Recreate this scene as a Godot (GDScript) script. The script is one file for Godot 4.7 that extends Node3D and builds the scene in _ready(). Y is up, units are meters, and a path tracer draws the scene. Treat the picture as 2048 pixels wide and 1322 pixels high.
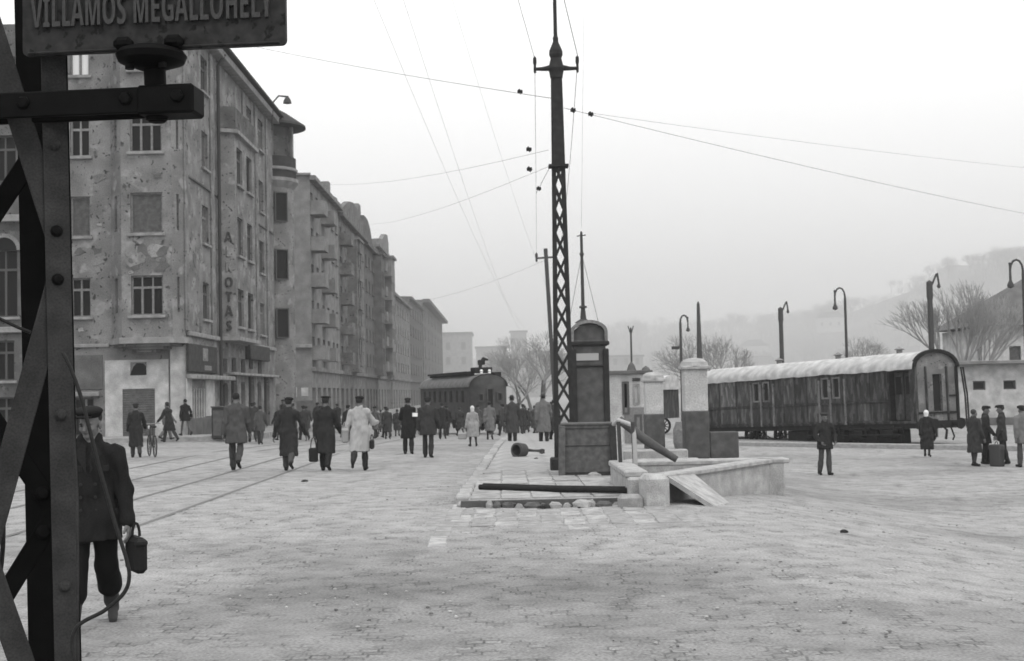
extends Node3D

# ---------------------------------------------------------------- mesh builder
class B:
	var v := PackedVector3Array()
	var n := PackedVector3Array()
	var c := PackedColorArray()
	var col := Color.WHITE
	var x := Transform3D.IDENTITY

	func tn(a: Vector3, b: Vector3, d: Vector3, na: Vector3, nb: Vector3, nd: Vector3) -> void:
		var A := x * a
		var Bb := x * b
		var D := x * d
		var NA := (x.basis * na).normalized()
		var NB := (x.basis * nb).normalized()
		var ND := (x.basis * nd).normalized()
		if (Bb - A).cross(D - A).dot(NA + NB + ND) > 0.0:
			v.append(A); v.append(D); v.append(Bb)
			n.append(NA); n.append(ND); n.append(NB)
		else:
			v.append(A); v.append(Bb); v.append(D)
			n.append(NA); n.append(NB); n.append(ND)
		c.append(col); c.append(col); c.append(col)

	func tri(a: Vector3, b: Vector3, d: Vector3) -> void:
		var q := (b - a).cross(d - a)
		if q.length_squared() > 1e-16:
			tn(a, b, d, q, q, q)

	func quad(a: Vector3, b: Vector3, d: Vector3, e: Vector3) -> void:  # counter-clockwise seen from outside
		tri(a, b, d)
		tri(a, d, e)

	func out(pts: Array, centre: Vector3) -> void:
		var m := Vector3.ZERO
		for p in pts:
			m += p
		m /= pts.size()
		var q: Vector3 = (pts[1] - pts[0]).cross(pts[2] - pts[0])
		if q.dot(m - centre) < 0:
			q = -q
		for i in range(1, pts.size() - 1):
			tn(pts[0], pts[i], pts[i + 1], q, q, q)

	func box(ctr: Vector3, size: Vector3, bev := 0.0, bs := Basis.IDENTITY) -> void:
		var h := size / 2
		if bev <= 0.0:
			for ax in 3:
				for s in [-1, 1]:
					var p := []
					for k in [[-1, -1], [1, -1], [1, 1], [-1, 1]]:
						var q := Vector3.ZERO
						q[ax] = s * h[ax]
						q[(ax + 1) % 3] = k[0] * h[(ax + 1) % 3]
						q[(ax + 2) % 3] = k[1] * h[(ax + 2) % 3]
						p.append(ctr + bs * q)
					out(p, ctr)
			return
		bev = minf(bev, minf(h.x, minf(h.y, h.z)) * 0.8)
		var P := func(s: Vector3, ax: int) -> Vector3:
			var q := Vector3(s.x * (h.x - bev), s.y * (h.y - bev), s.z * (h.z - bev))
			q[ax] = s[ax] * h[ax]
			return ctr + bs * q
		for ax in 3:
			var i := (ax + 1) % 3
			var j := (ax + 2) % 3
			for s in [-1.0, 1.0]:
				var p := []
				for k in [[-1, -1], [1, -1], [1, 1], [-1, 1]]:
					var g := Vector3.ZERO
					g[ax] = s; g[i] = k[0]; g[j] = k[1]
					p.append(P.call(g, ax))
				out(p, ctr)
			for a in [-1.0, 1.0]:
				for b in [-1.0, 1.0]:
					var g0 := Vector3.ZERO
					g0[i] = a; g0[j] = b; g0[ax] = -1
					var g1 := g0
					g1[ax] = 1
					out([P.call(g0, i), P.call(g1, i), P.call(g1, j), P.call(g0, j)], ctr)
		for a in [-1.0, 1.0]:
			for b in [-1.0, 1.0]:
				for d in [-1.0, 1.0]:
					var g := Vector3(a, b, d)
					out([P.call(g, 0), P.call(g, 1), P.call(g, 2)], ctr)

	func bar(a: Vector3, b: Vector3, w: float, t: float, side: Vector3, bev := 0.0) -> void:  # w along side, t across
		var z := (b - a).normalized()
		var sx := (side - z * side.dot(z)).normalized()
		box((a + b) / 2, Vector3(w, t, a.distance_to(b)), bev, Basis(sx, z.cross(sx), z))

	func tube(pts: Array, r, sides := 8, caps := true) -> void:
		var m := pts.size()
		var rings := []
		var nors := []
		var last := Vector3.UP
		for i in m:
			var t: Vector3 = (pts[mini(i + 1, m - 1)] - pts[maxi(i - 1, 0)]).normalized()
			if absf(t.dot(last)) > 0.95:
				last = Vector3.RIGHT if absf(t.x) < 0.9 else Vector3.FORWARD
			var u := (last - t * last.dot(t)).normalized()
			last = u
			var w := t.cross(u)
			var ri: float = r[i] if r is Array else r
			var ring := []
			var nr := []
			for k in sides:
				var a := TAU * k / sides
				var d := u * cos(a) + w * sin(a)
				ring.append(pts[i] + d * ri)
				nr.append(d)
			rings.append(ring)
			nors.append(nr)
		for i in m - 1:
			for k in sides:
				var l := (k + 1) % sides
				tn(rings[i][k], rings[i][l], rings[i + 1][l], nors[i][k], nors[i][l], nors[i + 1][l])
				tn(rings[i][k], rings[i + 1][l], rings[i + 1][k], nors[i][k], nors[i + 1][l], nors[i + 1][k])
		if caps:
			for e in [0, m - 1]:
				var q: Vector3 = (pts[0] - pts[1]) if e == 0 else (pts[m - 1] - pts[m - 2])
				for k in range(1, sides - 1):
					tn(rings[e][0], rings[e][k], rings[e][k + 1], q, q, q)

	func lathe(prof: Array, sides := 16, xf := Transform3D.IDENTITY, arc := TAU, from := 0.0) -> void:  # prof: Vector2(radius, y)
		for i in prof.size() - 1:
			var a: Vector2 = prof[i]
			var b: Vector2 = prof[i + 1]
			var d := b - a
			var nn := Vector2(d.y, -d.x).normalized()
			if nn.x < -0.01 and prof[0].y < prof[prof.size() - 1].y:
				pass
			for k in sides:
				var a0 := from + arc * k / sides
				var a1 := from + arc * (k + 1) / sides
				var c0 := Vector3(cos(a0), 0, sin(a0))
				var c1 := Vector3(cos(a1), 0, sin(a1))
				var y := Vector3.UP
				var p0 := xf * (c0 * a.x + y * a.y)
				var p1 := xf * (c1 * a.x + y * a.y)
				var p2 := xf * (c1 * b.x + y * b.y)
				var p3 := xf * (c0 * b.x + y * b.y)
				var n0 := xf.basis * (c0 * nn.x + y * nn.y)
				var n1 := xf.basis * (c1 * nn.x + y * nn.y)
				if a.x > 1e-5:
					tn(p0, p1, p2, n0, n1, n1)
				if b.x > 1e-5:
					tn(p0, p2, p3, n0, n1, n0)

	func extrude(poly: PackedVector2Array, depth: float, xf := Transform3D.IDENTITY) -> void:  # front at z = 0, back at -depth
		var idx := Geometry2D.triangulate_polygon(poly)
		var fz := xf.basis * Vector3.BACK
		for i in range(0, idx.size(), 3):
			var p := []
			for k in 3:
				p.append(Vector3(poly[idx[i + k]].x, poly[idx[i + k]].y, 0))
			var dz := Vector3(0, 0, -depth)
			tn(xf * p[0], xf * p[1], xf * p[2], fz, fz, fz)
			tn(xf * (p[0] + dz), xf * (p[1] + dz), xf * (p[2] + dz), -fz, -fz, -fz)
		var s := 0.0
		for i in poly.size():
			s += poly[i].cross(poly[(i + 1) % poly.size()])
		for i in poly.size():
			var a := poly[i]
			var b := poly[(i + 1) % poly.size()]
			var d := (b - a) * signf(s)
			var q := xf.basis * Vector3(d.y, -d.x, 0)
			var A := Vector3(a.x, a.y, 0)
			var Bv := Vector3(b.x, b.y, 0)
			var dz := Vector3(0, 0, -depth)
			tn(xf * A, xf * Bv, xf * (Bv + dz), q, q, q)
			tn(xf * A, xf * (Bv + dz), xf * (A + dz), q, q, q)

	func add(o: B, xf: Transform3D) -> void:
		var flip := xf.basis.determinant() < 0
		var nb := xf.basis.inverse().transposed()
		for i in range(0, o.v.size(), 3):
			for k in ([0, 2, 1] if flip else [0, 1, 2]):
				v.append(x * (xf * o.v[i + k]))
				n.append((x.basis * (nb * o.n[i + k])).normalized())
				c.append(o.c[i + k])

	# a wall of width w and height h on the plane z = 0 facing +z; openings [u0, v0, u1, v1] with reveals of depth rd
	func wall(w: float, h: float, holes: Array, rd := 0.25, v0 := 0.0) -> void:
		var us := [0.0, w]
		var vs := [v0, h]
		for o in holes:
			for k in [0, 2]:
				if not us.has(o[k]):
					us.append(o[k])
			for k in [1, 3]:
				if not vs.has(o[k]):
					vs.append(o[k])
		us.sort()
		vs.sort()
		for i in us.size() - 1:
			for j in vs.size() - 1:
				var mu: float = (us[i] + us[i + 1]) / 2
				var mv: float = (vs[j] + vs[j + 1]) / 2
				var open := false
				for o in holes:
					if mu > o[0] and mu < o[2] and mv > o[1] and mv < o[3]:
						open = true
						break
				if not open:
					quad(Vector3(us[i], vs[j], 0), Vector3(us[i + 1], vs[j], 0), Vector3(us[i + 1], vs[j + 1], 0), Vector3(us[i], vs[j + 1], 0))
		for o in holes:
			var a := Vector3(o[0], o[1], 0)
			var b := Vector3(o[2], o[1], 0)
			var d := Vector3(o[2], o[3], 0)
			var e := Vector3(o[0], o[3], 0)
			var z := Vector3(0, 0, -rd)
			quad(a, a + z, b + z, b)
			quad(b, b + z, d + z, d)
			quad(d, d + z, e + z, e)
			quad(e, e + z, a + z, a)

	func mesh() -> ArrayMesh:
		var arr := []
		arr.resize(Mesh.ARRAY_MAX)
		arr[Mesh.ARRAY_VERTEX] = v
		arr[Mesh.ARRAY_NORMAL] = n
		arr[Mesh.ARRAY_COLOR] = c
		var m := ArrayMesh.new()
		if v.size() > 0:
			m.add_surface_from_arrays(Mesh.PRIMITIVE_TRIANGLES, arr)
		return m


# ---------------------------------------------------------------- distance field for bodies and clothes
class Field:
	var h := 0.015
	var o := Vector3.ZERO
	var nx := 0
	var ny := 0
	var nz := 0
	var d := PackedFloat32Array()
	var m := PackedByteArray()

	func _init(lo: Vector3, hi: Vector3, cell: float) -> void:
		h = cell
		o = lo
		nx = int(ceil((hi.x - lo.x) / h)) + 1
		ny = int(ceil((hi.y - lo.y) / h)) + 1
		nz = int(ceil((hi.z - lo.z) / h)) + 1
		d.resize(nx * ny * nz)
		d.fill(9.0)
		m.resize(nx * ny * nz)

	func cap(a: Vector3, b: Vector3, ra: float, rb: float, k := 0.02, mat := 0, fz := 1.0) -> void:  # fz < 1 flattens along z
		var pad := maxf(ra, rb) + k + 3.0 * h
		var i0 := clampi(int((minf(a.x, b.x) - pad - o.x) / h), 0, nx - 1)
		var i1 := clampi(int((maxf(a.x, b.x) + pad - o.x) / h) + 1, 0, nx - 1)
		var j0 := clampi(int((minf(a.y, b.y) - pad - o.y) / h), 0, ny - 1)
		var j1 := clampi(int((maxf(a.y, b.y) + pad - o.y) / h) + 1, 0, ny - 1)
		var k0 := clampi(int((minf(a.z, b.z) - pad - o.z) / h), 0, nz - 1)
		var k1 := clampi(int((maxf(a.z, b.z) + pad - o.z) / h) + 1, 0, nz - 1)
		var az := a.z / fz
		var bax := b.x - a.x
		var bay := b.y - a.y
		var baz := b.z / fz - az
		var inv := 1.0 / maxf(bax * bax + bay * bay + baz * baz, 1e-9)
		var rr := rb - ra
		var sc := lerpf(1.0, fz, 0.5)
		for kk in range(k0, k1 + 1):
			var pz := (o.z + kk * h) / fz - az
			for jj in range(j0, j1 + 1):
				var py := o.y + jj * h - a.y
				var q := (kk * ny + jj) * nx
				var dd := py * bay + pz * baz
				for ii in range(i0, i1 + 1):
					var px := o.x + ii * h - a.x
					var t := clampf((px * bax + dd) * inv, 0.0, 1.0)
					var ex := px - bax * t
					var ey := py - bay * t
					var ez := pz - baz * t
					var r := (sqrt(ex * ex + ey * ey + ez * ez) - ra - rr * t) * sc
					var w := d[q + ii]
					if r < w:
						m[q + ii] = mat
					var e := k - absf(r - w)
					if e > 0.0:
						d[q + ii] = minf(r, w) - e * e * 0.25 / k
					elif r < w:
						d[q + ii] = r

	func ell(ct: Vector3, r: Vector3, k := 0.01, mat := 0) -> void:
		var mn := minf(r.x, minf(r.y, r.z))
		var pad := k + 3.0 * h
		for kk in range(clampi(int((ct.z - r.z - pad - o.z) / h), 0, nz - 1), clampi(int((ct.z + r.z + pad - o.z) / h) + 2, 0, nz)):
			for jj in range(clampi(int((ct.y - r.y - pad - o.y) / h), 0, ny - 1), clampi(int((ct.y + r.y + pad - o.y) / h) + 2, 0, ny)):
				var q := (kk * ny + jj) * nx
				for ii in range(clampi(int((ct.x - r.x - pad - o.x) / h), 0, nx - 1), clampi(int((ct.x + r.x + pad - o.x) / h) + 2, 0, nx)):
					var p := (o + Vector3(ii, jj, kk) * h - ct) / r
					var l := p.length()
					var g := (p / r).length()
					var rr := l * (l - 1.0) / maxf(g, 1e-6) if l > 0.05 else -mn
					var w := d[q + ii]
					if rr < w:
						m[q + ii] = mat
					var e := k - absf(rr - w)
					if e > 0.0:
						d[q + ii] = minf(rr, w) - e * e * 0.25 / k
					elif rr < w:
						d[q + ii] = rr

	func cut_below(y: float) -> void:
		for kk in nz:
			for jj in ny:
				var s := y - (o.y + jj * h)
				if s < -3.0 * h:
					continue
				var q := (kk * ny + jj) * nx
				for ii in nx:
					if d[q + ii] < s:
						d[q + ii] = s

	func net(b: B, palette: Array, wob := 0.0, wseed := 1) -> void:
		var vi := PackedInt32Array()
		vi.resize(d.size())
		vi.fill(-1)
		var ps := PackedVector3Array()
		var cs := PackedColorArray()
		var cells := PackedInt32Array()
		var sy := nx
		var sz := nx * ny
		var offs := [0, 1, sy, sy + 1, sz, sz + 1, sz + sy, sz + sy + 1]
		var ed := [0, 1, 2, 3, 4, 5, 6, 7, 0, 2, 1, 3, 4, 6, 5, 7, 0, 4, 1, 5, 2, 6, 3, 7]
		var thr := 3.0 * h
		var nzs := FastNoiseLite.new()
		nzs.seed = wseed
		nzs.frequency = 5.0
		nzs.fractal_octaves = 2
		for kk in nz - 1:
			for jj in ny - 1:
				var row := (kk * ny + jj) * nx
				for ii in nx - 1:
					var q := row + ii
					var d0 := d[q]
					if d0 > thr or d0 < -thr:
						continue
					var neg := 0
					for k in 8:
						if d[q + offs[k]] < 0.0:
							neg += 1
					if neg == 0 or neg == 8:
						continue
					var s := Vector3.ZERO
					var cnt := 0
					for e in 12:
						var ca: int = ed[e * 2]
						var cb: int = ed[e * 2 + 1]
						var da := d[q + offs[ca]]
						var db := d[q + offs[cb]]
						if (da < 0.0) != (db < 0.0):
							var t := da / (da - db)
							s += Vector3(ca & 1, (ca >> 1) & 1, ca >> 2).lerp(Vector3(cb & 1, (cb >> 1) & 1, cb >> 2), t)
							cnt += 1
					vi[q] = ps.size()
					ps.append(o + (Vector3(ii, jj, kk) + s / cnt) * h)
					cs.append(palette[mini(m[q], palette.size() - 1)])
					cells.append(q)
		var tris := PackedInt32Array()
		for q in cells:
			var a := d[q] < 0.0
			var ii := q % nx
			var jj := (q / nx) % ny
			var kk := q / sz
			if jj > 0 and kk > 0 and (d[q + 1] < 0.0) != a:
				_q(tris, vi[q], vi[q - sy], vi[q - sy - sz], vi[q - sz], a)
			if ii > 0 and kk > 0 and (d[q + sy] < 0.0) != a:
				_q(tris, vi[q], vi[q - sz], vi[q - 1 - sz], vi[q - 1], a)
			if ii > 0 and jj > 0 and (d[q + sz] < 0.0) != a:
				_q(tris, vi[q], vi[q - 1], vi[q - 1 - sy], vi[q - sy], a)
		var ns := PackedVector3Array()
		ns.resize(ps.size())
		for pas in (2 if wob > 0.0 else 1):
			ns.fill(Vector3.ZERO)
			for i in range(0, tris.size(), 3):
				var fn := (ps[tris[i + 1]] - ps[tris[i]]).cross(ps[tris[i + 2]] - ps[tris[i]])
				for k in 3:
					ns[tris[i + k]] += fn
			for i in ns.size():
				ns[i] = ns[i].normalized()
			if pas == 0 and wob > 0.0:
				for i in ps.size():
					ps[i] += ns[i] * wob * nzs.get_noise_3d(ps[i].x * 1.6, ps[i].y * 0.7, ps[i].z * 1.6)
		for i in range(0, tris.size(), 3):
			for k in [0, 2, 1]:
				b.v.append(b.x * ps[tris[i + k]])
				b.n.append(b.x.basis * ns[tris[i + k]])
				b.c.append(cs[tris[i + k]])

	func _q(t: PackedInt32Array, a: int, b: int, e: int, f: int, flip: bool) -> void:
		if a < 0 or b < 0 or e < 0 or f < 0:
			return
		if flip:
			t.append_array(PackedInt32Array([a, b, e, a, e, f]))
		else:
			t.append_array(PackedInt32Array([a, e, b, a, f, e]))


# ---------------------------------------------------------------- scene helpers
var rng := RandomNumberGenerator.new()
var used := {}
var M := {}
var wcache := {}

func named(o: Node, called: String, parent: Node) -> void:
	var key := str(parent.get_instance_id()) + called
	var k: int = used.get(key, 0)
	used[key] = k + 1
	o.name = called if k == 0 else "%s_%03d" % [called, k]
	parent.add_child(o, true)

func tag(o: Node, label: String, category := "", group := "", kind := "") -> Node:
	if label:
		o.set_meta("label", label)
	if category:
		o.set_meta("category", category)
	if group:
		o.set_meta("group", group)
	if kind:
		o.set_meta("kind", kind)
	return o

func thing(called: String, label: String, category: String, at := Vector3.ZERO, turn := 0.0, group := "") -> Node3D:
	var o := Node3D.new()
	named(o, called, self)
	o.position = at
	o.rotation.y = turn
	tag(o, label, category, group)
	return o

func part(called: String, b: B, mat: Material, parent: Node) -> MeshInstance3D:
	return partm(called, b.mesh(), mat, parent)

func partm(called: String, m: Mesh, mat: Material, parent: Node, xf := Transform3D.IDENTITY) -> MeshInstance3D:
	var o := MeshInstance3D.new()
	o.mesh = m
	o.material_override = mat
	o.transform = xf
	named(o, called, parent)
	return o

func solo(called: String, b: B, mat: Material, label: String, category: String, at := Vector3.ZERO, group := "") -> MeshInstance3D:
	var o := part(called, b, mat, self)
	o.position = at
	tag(o, label, category, group)
	return o

func struct(called: String, b: B, mat: Material) -> MeshInstance3D:
	var o := part(called, b, mat, self)
	o.set_meta("kind", "structure")
	return o

func copy(o: Node3D, at: Vector3, turn: float, label: String) -> Node3D:
	var base := String(o.name).rstrip("0123456789").trim_suffix("_")
	var r: Node3D = o.duplicate()
	named(r, base, self)
	r.position = at
	r.rotation.y = turn
	r.set_meta("label", label)
	return r

func face(origin: Vector3, outward: Vector3) -> Transform3D:  # x along the wall, y up, z outward
	return Transform3D(Basis(Vector3.UP.cross(outward), Vector3.UP, outward), origin)

func grey(v: float, warm := 0.0) -> Color:
	return Color(v * (1 + warm), v, v * (1 - warm)).linear_to_srgb()

func nimg(size: int, sd: int, freq: float, oct: int, lo: float, hi: float, p := 1.0, kind := FastNoiseLite.TYPE_SIMPLEX_SMOOTH) -> PackedByteArray:
	var f := FastNoiseLite.new()
	f.seed = sd
	f.frequency = freq
	f.noise_type = kind
	f.fractal_octaves = oct
	var im := f.get_seamless_image(size, size, false, false, 0.12, true)
	im.convert(Image.FORMAT_L8)
	var by := im.get_data()
	var lut := PackedByteArray()
	lut.resize(256)
	for i in 256:
		lut[i] = int(clampf(lerpf(lo, hi, pow(clampf(i / 255.0, 0, 1), p)), 0, 1) * 255)
	for i in by.size():
		by[i] = lut[by[i]]
	return by

func mul(a: PackedByteArray, b: PackedByteArray) -> PackedByteArray:
	for i in a.size():
		a[i] = a[i] * b[i] / 255
	return a

func blend(a: PackedByteArray, b: PackedByteArray, mask: PackedByteArray) -> PackedByteArray:
	for i in a.size():
		a[i] = (a[i] * (255 - mask[i]) + b[i] * mask[i]) / 255
	return a

func tex(by: PackedByteArray, size: int) -> ImageTexture:
	return ImageTexture.create_from_image(Image.create_from_data(size, size, false, Image.FORMAT_L8, by))

func mat(v: float, rough := 0.8, t: Texture2D = null, metres := 2.0, world := true) -> StandardMaterial3D:
	var m := StandardMaterial3D.new()
	m.albedo_color = grey(minf(v * 1.6, 0.8))
	m.roughness = rough
	m.metallic_specular = 0.16
	if t:
		m.albedo_texture = t
		m.uv1_triplanar = true
		m.uv1_world_triplanar = world
		m.uv1_scale = Vector3.ONE / metres
		m.uv1_triplanar_sharpness = 4.0
	return m

func vmat(rough := 0.85, t: Texture2D = null, metres := 1.0) -> StandardMaterial3D:
	var m := mat(1.0, rough, t, metres, false)
	m.albedo_color = Color.WHITE
	m.vertex_color_use_as_albedo = true
	return m

func height(X: float, Z: float) -> float:
	var d := minf(-Z, 115.0)
	var dip := -0.019 * maxf(0.0, d - 44.0) * smoothstep(-13.0, -9.0, X) * (1.0 - smoothstep(4.0, 8.0, X))
	return -0.62 * smoothstep(2.5, 8.5, X) + dip

func on(X: float, Z: float) -> Vector3:
	return Vector3(X, height(X, Z), Z)

# ---------------------------------------------------------------- the scene
func _ready() -> void:
	rng.seed = 7
	var cam := Camera3D.new()
	cam.name = "camera"
	cam.position = Vector3(0, 1.75, 0)
	cam.rotation = Vector3(deg_to_rad(2.63), deg_to_rad(-0.3), deg_to_rad(-1.2))
	var lens := CameraAttributesPhysical.new()
	lens.frustum_focal_length = 12.0 / 0.24481
	lens.frustum_near = 0.05
	lens.frustum_far = 6000.0
	lens.frustum_focus_distance = 4.6
	lens.exposure_aperture = 13.0
	cam.attributes = lens
	add_child(cam)
	cam.fov = 27.515
	cam.far = 6000.0
	var sky_mat := ProceduralSkyMaterial.new()
	sky_mat.sky_top_color = Color(1, 1, 1)
	sky_mat.sky_horizon_color = grey(0.48)
	sky_mat.sky_curve = 0.6
	sky_mat.ground_horizon_color = grey(0.48)
	sky_mat.ground_bottom_color = grey(0.3)
	sky_mat.sun_angle_max = 0.0
	var sky := Sky.new()
	sky.sky_material = sky_mat
	var env := Environment.new()
	env.background_mode = Environment.BG_SKY
	env.sky = sky
	env.background_energy_multiplier = 2.0
	env.tonemap_mode = Environment.TONE_MAPPER_LINEAR
	env.tonemap_exposure = 1.15
	env.fog_enabled = true
	env.fog_mode = Environment.FOG_MODE_EXPONENTIAL
	env.fog_density = 0.0006
	env.fog_light_color = grey(1.0)
	env.volumetric_fog_enabled = true
	env.volumetric_fog_density = 0.0
	env.sdfgi_enabled = true
	env.ssao_enabled = true
	env.ssil_enabled = true
	var we := WorldEnvironment.new()
	we.name = "air"
	we.environment = env
	add_child(we)
	# a low layer of mist thickening up the street and before the hills
	var mist := FogVolume.new()
	mist.shape = RenderingServer.FOG_VOLUME_SHAPE_BOX
	mist.size = Vector3(900, 52, 1000)
	mist.position = Vector3(100, 22, -640)
	var fm := FogMaterial.new()
	fm.albedo = Color(0.98, 0.98, 0.98)
	fm.density = 0.0013
	mist.material = fm
	named(mist, "mist", self)
	mist.set_meta("kind", "stuff")
	var sun := DirectionalLight3D.new()
	sun.name = "sun"
	sun.light_energy = 0.3
	sun.light_color = Color(1, 0.99, 0.97)
	sun.light_angular_distance = 14.0
	sun.shadow_enabled = true
	sun.rotation = Vector3(deg_to_rad(-50), deg_to_rad(38), 0)
	add_child(sun)
	materials()
	ground()
	island()
	corner_building()
	arched_building()
	street_row()
	far_town()
	right_houses()
	derailed_tram()
	railway_carriage()
	kiosks()
	pit()
	lattice_mast()
	wires()
	lamps()
	trees()
	stop_mast()
	people()
	small_things()


func materials() -> void:
	var S := 512
	var fine := nimg(S, 3, 0.05, 4, 0.78, 1.0)
	var speck := nimg(S, 5, 0.16, 2, 0.72, 1.0, 0.6)
	# ground: dust over setts, blotched
	var gr := mul(nimg(1024, 11, 0.006, 6, 0.85, 1.0), nimg(1024, 12, 0.11, 3, 0.62, 1.0, 0.5))
	var gh := nimg(1024, 13, 0.045, 4, 0.0, 1.0)
	# worn setts showing through the dust
	var dust := nimg(1024, 14, 0.008, 5, -0.5, 2.2)
	var rs := RandomNumberGenerator.new()
	rs.seed = 12
	for row in 40:
		var y0 := row * 1024 / 40
		var y1 := (row + 1) * 1024 / 40
		var off := rs.randi() % 1024
		for q in 32:
			var x0 := q * 1024 / 32
			var x1 := (q + 1) * 1024 / 32
			var tone := rs.randi_range(205, 255)
			for y in range(y0, y1):
				var dy := minf(y - y0, y1 - 1 - y)
				for x in range(x0, x1):
					var k := y * 1024 + ((x + off) & 1023)
					var e := minf(dy, minf(x - x0, x1 - 1 - x))
					var cover := dust[k]
					var t := (168 if e < 1.5 else (218 if e < 3.0 else tone))
					t = (t * (255 - cover) + 240 * cover) / 255
					gr[k] = gr[k] * t / 255
					var hh := int(clampf(e / 7.0, 0, 1) * 150.0)
					gh[k] = (gh[k] * (110 + cover / 2) / 255 + hh * (300 - cover) / 300) / 2
	M.ground = vmat(0.95)
	M.ground.albedo_texture = tex(gr, 1024)
	M.ground.uv1_triplanar = true
	M.ground.uv1_world_triplanar = true
	M.ground.uv1_scale = Vector3.ONE / 4.1
	var gi := Image.create_from_data(1024, 1024, false, Image.FORMAT_L8, gh)
	gi.convert(Image.FORMAT_RGBA8)
	gi.bump_map_to_normal_map(7.0)
	M.ground.normal_enabled = true
	M.ground.normal_texture = ImageTexture.create_from_image(gi)
	M.ground.normal_scale = 1.0
	# war-worn plaster: stains, shell-scarred lighter patches, bullet pocks
	var base := mul(nimg(1024, 21, 0.005, 6, 0.7, 1.0), nimg(1024, 22, 0.12, 2, 0.78, 1.0))
	var light := nimg(1024, 23, 0.03, 3, 0.8, 0.97)
	var mask := nimg(1024, 24, 0.006, 6, -4.8, 3.0)
	base = blend(base, light, mask)
	var dark := nimg(1024, 25, 0.1, 1, 0.28, 0.4)
	base = blend(base, dark, mul(nimg(1024, 26, 0.012, 5, -7.0, 2.4), nimg(1024, 29, 0.006, 3, -1.2, 2.2)))
	base = blend(base, dark, mul(nimg(1024, 27, 0.045, 1, -10.0, 2.6), nimg(1024, 28, 0.008, 3, -1.6, 2.2)))
	T_worn = tex(base, 1024)
	M.worn = mat(0.195, 0.95, T_worn, 8.3)
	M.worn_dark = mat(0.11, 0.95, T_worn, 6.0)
	M.worn_pale = mat(0.25, 0.95, T_worn, 9.0)
	var soft := mul(nimg(S, 31, 0.01, 6, 0.76, 1.0), speck.duplicate())
	T_soft = tex(soft, S)
	M.facade_a = mat(0.19, 0.95, T_soft, 6.0)
	M.facade_b = mat(0.16, 0.95, T_worn, 8.0)
	M.facade_c = mat(0.115, 0.95, T_soft, 5.0)
	M.facade_d = mat(0.2, 0.95, T_worn, 10.0)
	M.trim = mat(0.24, 0.9, T_soft, 3.0)
	M.white_wall = mat(0.43, 0.9, T_soft, 4.0)
	M.roof = mat(0.05, 0.9, T_soft, 3.0)
	M.dark = mat(0.03, 0.9)
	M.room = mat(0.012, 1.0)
	M.frame = mat(0.18, 0.7, T_soft, 1.0)
	M.frame_dark = mat(0.05, 0.7)
	M.glass = mat(0.008, 0.4)
	M.glass.metallic_specular = 0.12
	M.glass_pale = mat(0.45, 0.35)
	M.blind = mat(0.1, 0.8, T_soft, 1.5)
	M.sign_board = mat(0.05, 0.8, T_soft, 2.0)
	T_fine = tex(fine, S)
	M.iron = mat(0.032, 0.65, T_soft, 1.1, false)
	M.iron_far = mat(0.05, 0.8, T_fine, 1.0)
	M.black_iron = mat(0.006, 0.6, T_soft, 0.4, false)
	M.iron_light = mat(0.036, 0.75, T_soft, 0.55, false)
	M.enamel = mat(0.028, 0.5, tex(blend(nimg(S, 41, 0.02, 5, 0.7, 1.0), nimg(S, 42, 0.1, 2, 0.5, 0.72), nimg(S, 44, 0.02, 5, -6.0, 3.2)), S), 0.45, false)
	M.letter = mat(0.045, 0.5, T_fine, 0.2, false)
	M.concrete = mat(0.34, 0.95, tex(mul(nimg(S, 43, 0.012, 6, 0.76, 1.0), speck.duplicate()), S), 2.2)
	M.slab = mat(0.29, 0.95, T_soft, 1.9)
	M.slab_b = mat(0.33, 0.95, T_soft, 1.3)
	M.slab_d = mat(0.26, 0.95, T_soft, 1.3)
	M.slab_c = mat(0.27, 0.95, T_soft, 1.6)
	M.kerb = mat(0.3, 0.95, T_soft, 1.1)
	M.rail = mat(0.14, 0.6)
	M.groove = mat(0.1, 0.95)
	M.wood = mat(0.1, 0.85, tex(nimg(S, 51, 0.03, 4, 0.6, 1.0), S), 0.7, false)
	M.crate = mat(0.1, 0.85, T_soft, 0.8)
	M.crate_dark = mat(0.04, 0.85, T_soft, 0.8)
	M.carriage = mat(0.06, 0.7, tex(blend(mul(nimg(S, 61, 0.012, 4, 0.55, 0.9), speck.duplicate()), nimg(S, 62, 0.1, 2, 0.8, 1.0), nimg(S, 63, 0.016, 4, -4.2, 3.0)), S), 4.0)
	M.carriage_end = mat(0.17, 0.8, T_worn, 5.0)
	M.carriage_b = M.carriage.duplicate()
	M.carriage_b.albedo_color = grey(0.15)
	M.carriage_c = M.carriage.duplicate()
	M.carriage_c.albedo_color = grey(0.24)
	for k in [M.carriage, M.carriage_b, M.carriage_c]:
		k.uv1_scale = Vector3(0.5, 0.13, 0.5)
	M.canvas = mat(0.44, 0.9, T_soft, 2.5)
	M.tram = mat(0.08, 0.6, T_soft, 3.0)
	M.tram_roof = mat(0.2, 0.7, T_soft, 3.0)
	M.porcelain = mat(0.7, 0.3)
	M.under = mat(0.02, 0.9, T_soft, 1.0)
	M.column = mat(0.085, 0.7, T_soft, 1.5)
	M.column_dark = mat(0.035, 0.7, T_soft, 1.5)
	M.plaque = mat(0.22, 0.7)
	M.wire = mat(0.15, 0.7)
	M.bark = mat(0.1, 0.95, T_soft, 1.0, false)
	M.twig = mat(0.18, 0.95)
	M.hill = mat(0.13, 1.0, T_soft, 60.0)
	M.rubber = mat(0.015, 0.5)
	M.skinish = vmat(0.75)
	M.leather = mat(0.02, 0.45, T_fine, 0.3, false)

var T_worn: ImageTexture
var T_soft: ImageTexture
var T_fine: ImageTexture
var cloths := {}

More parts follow.
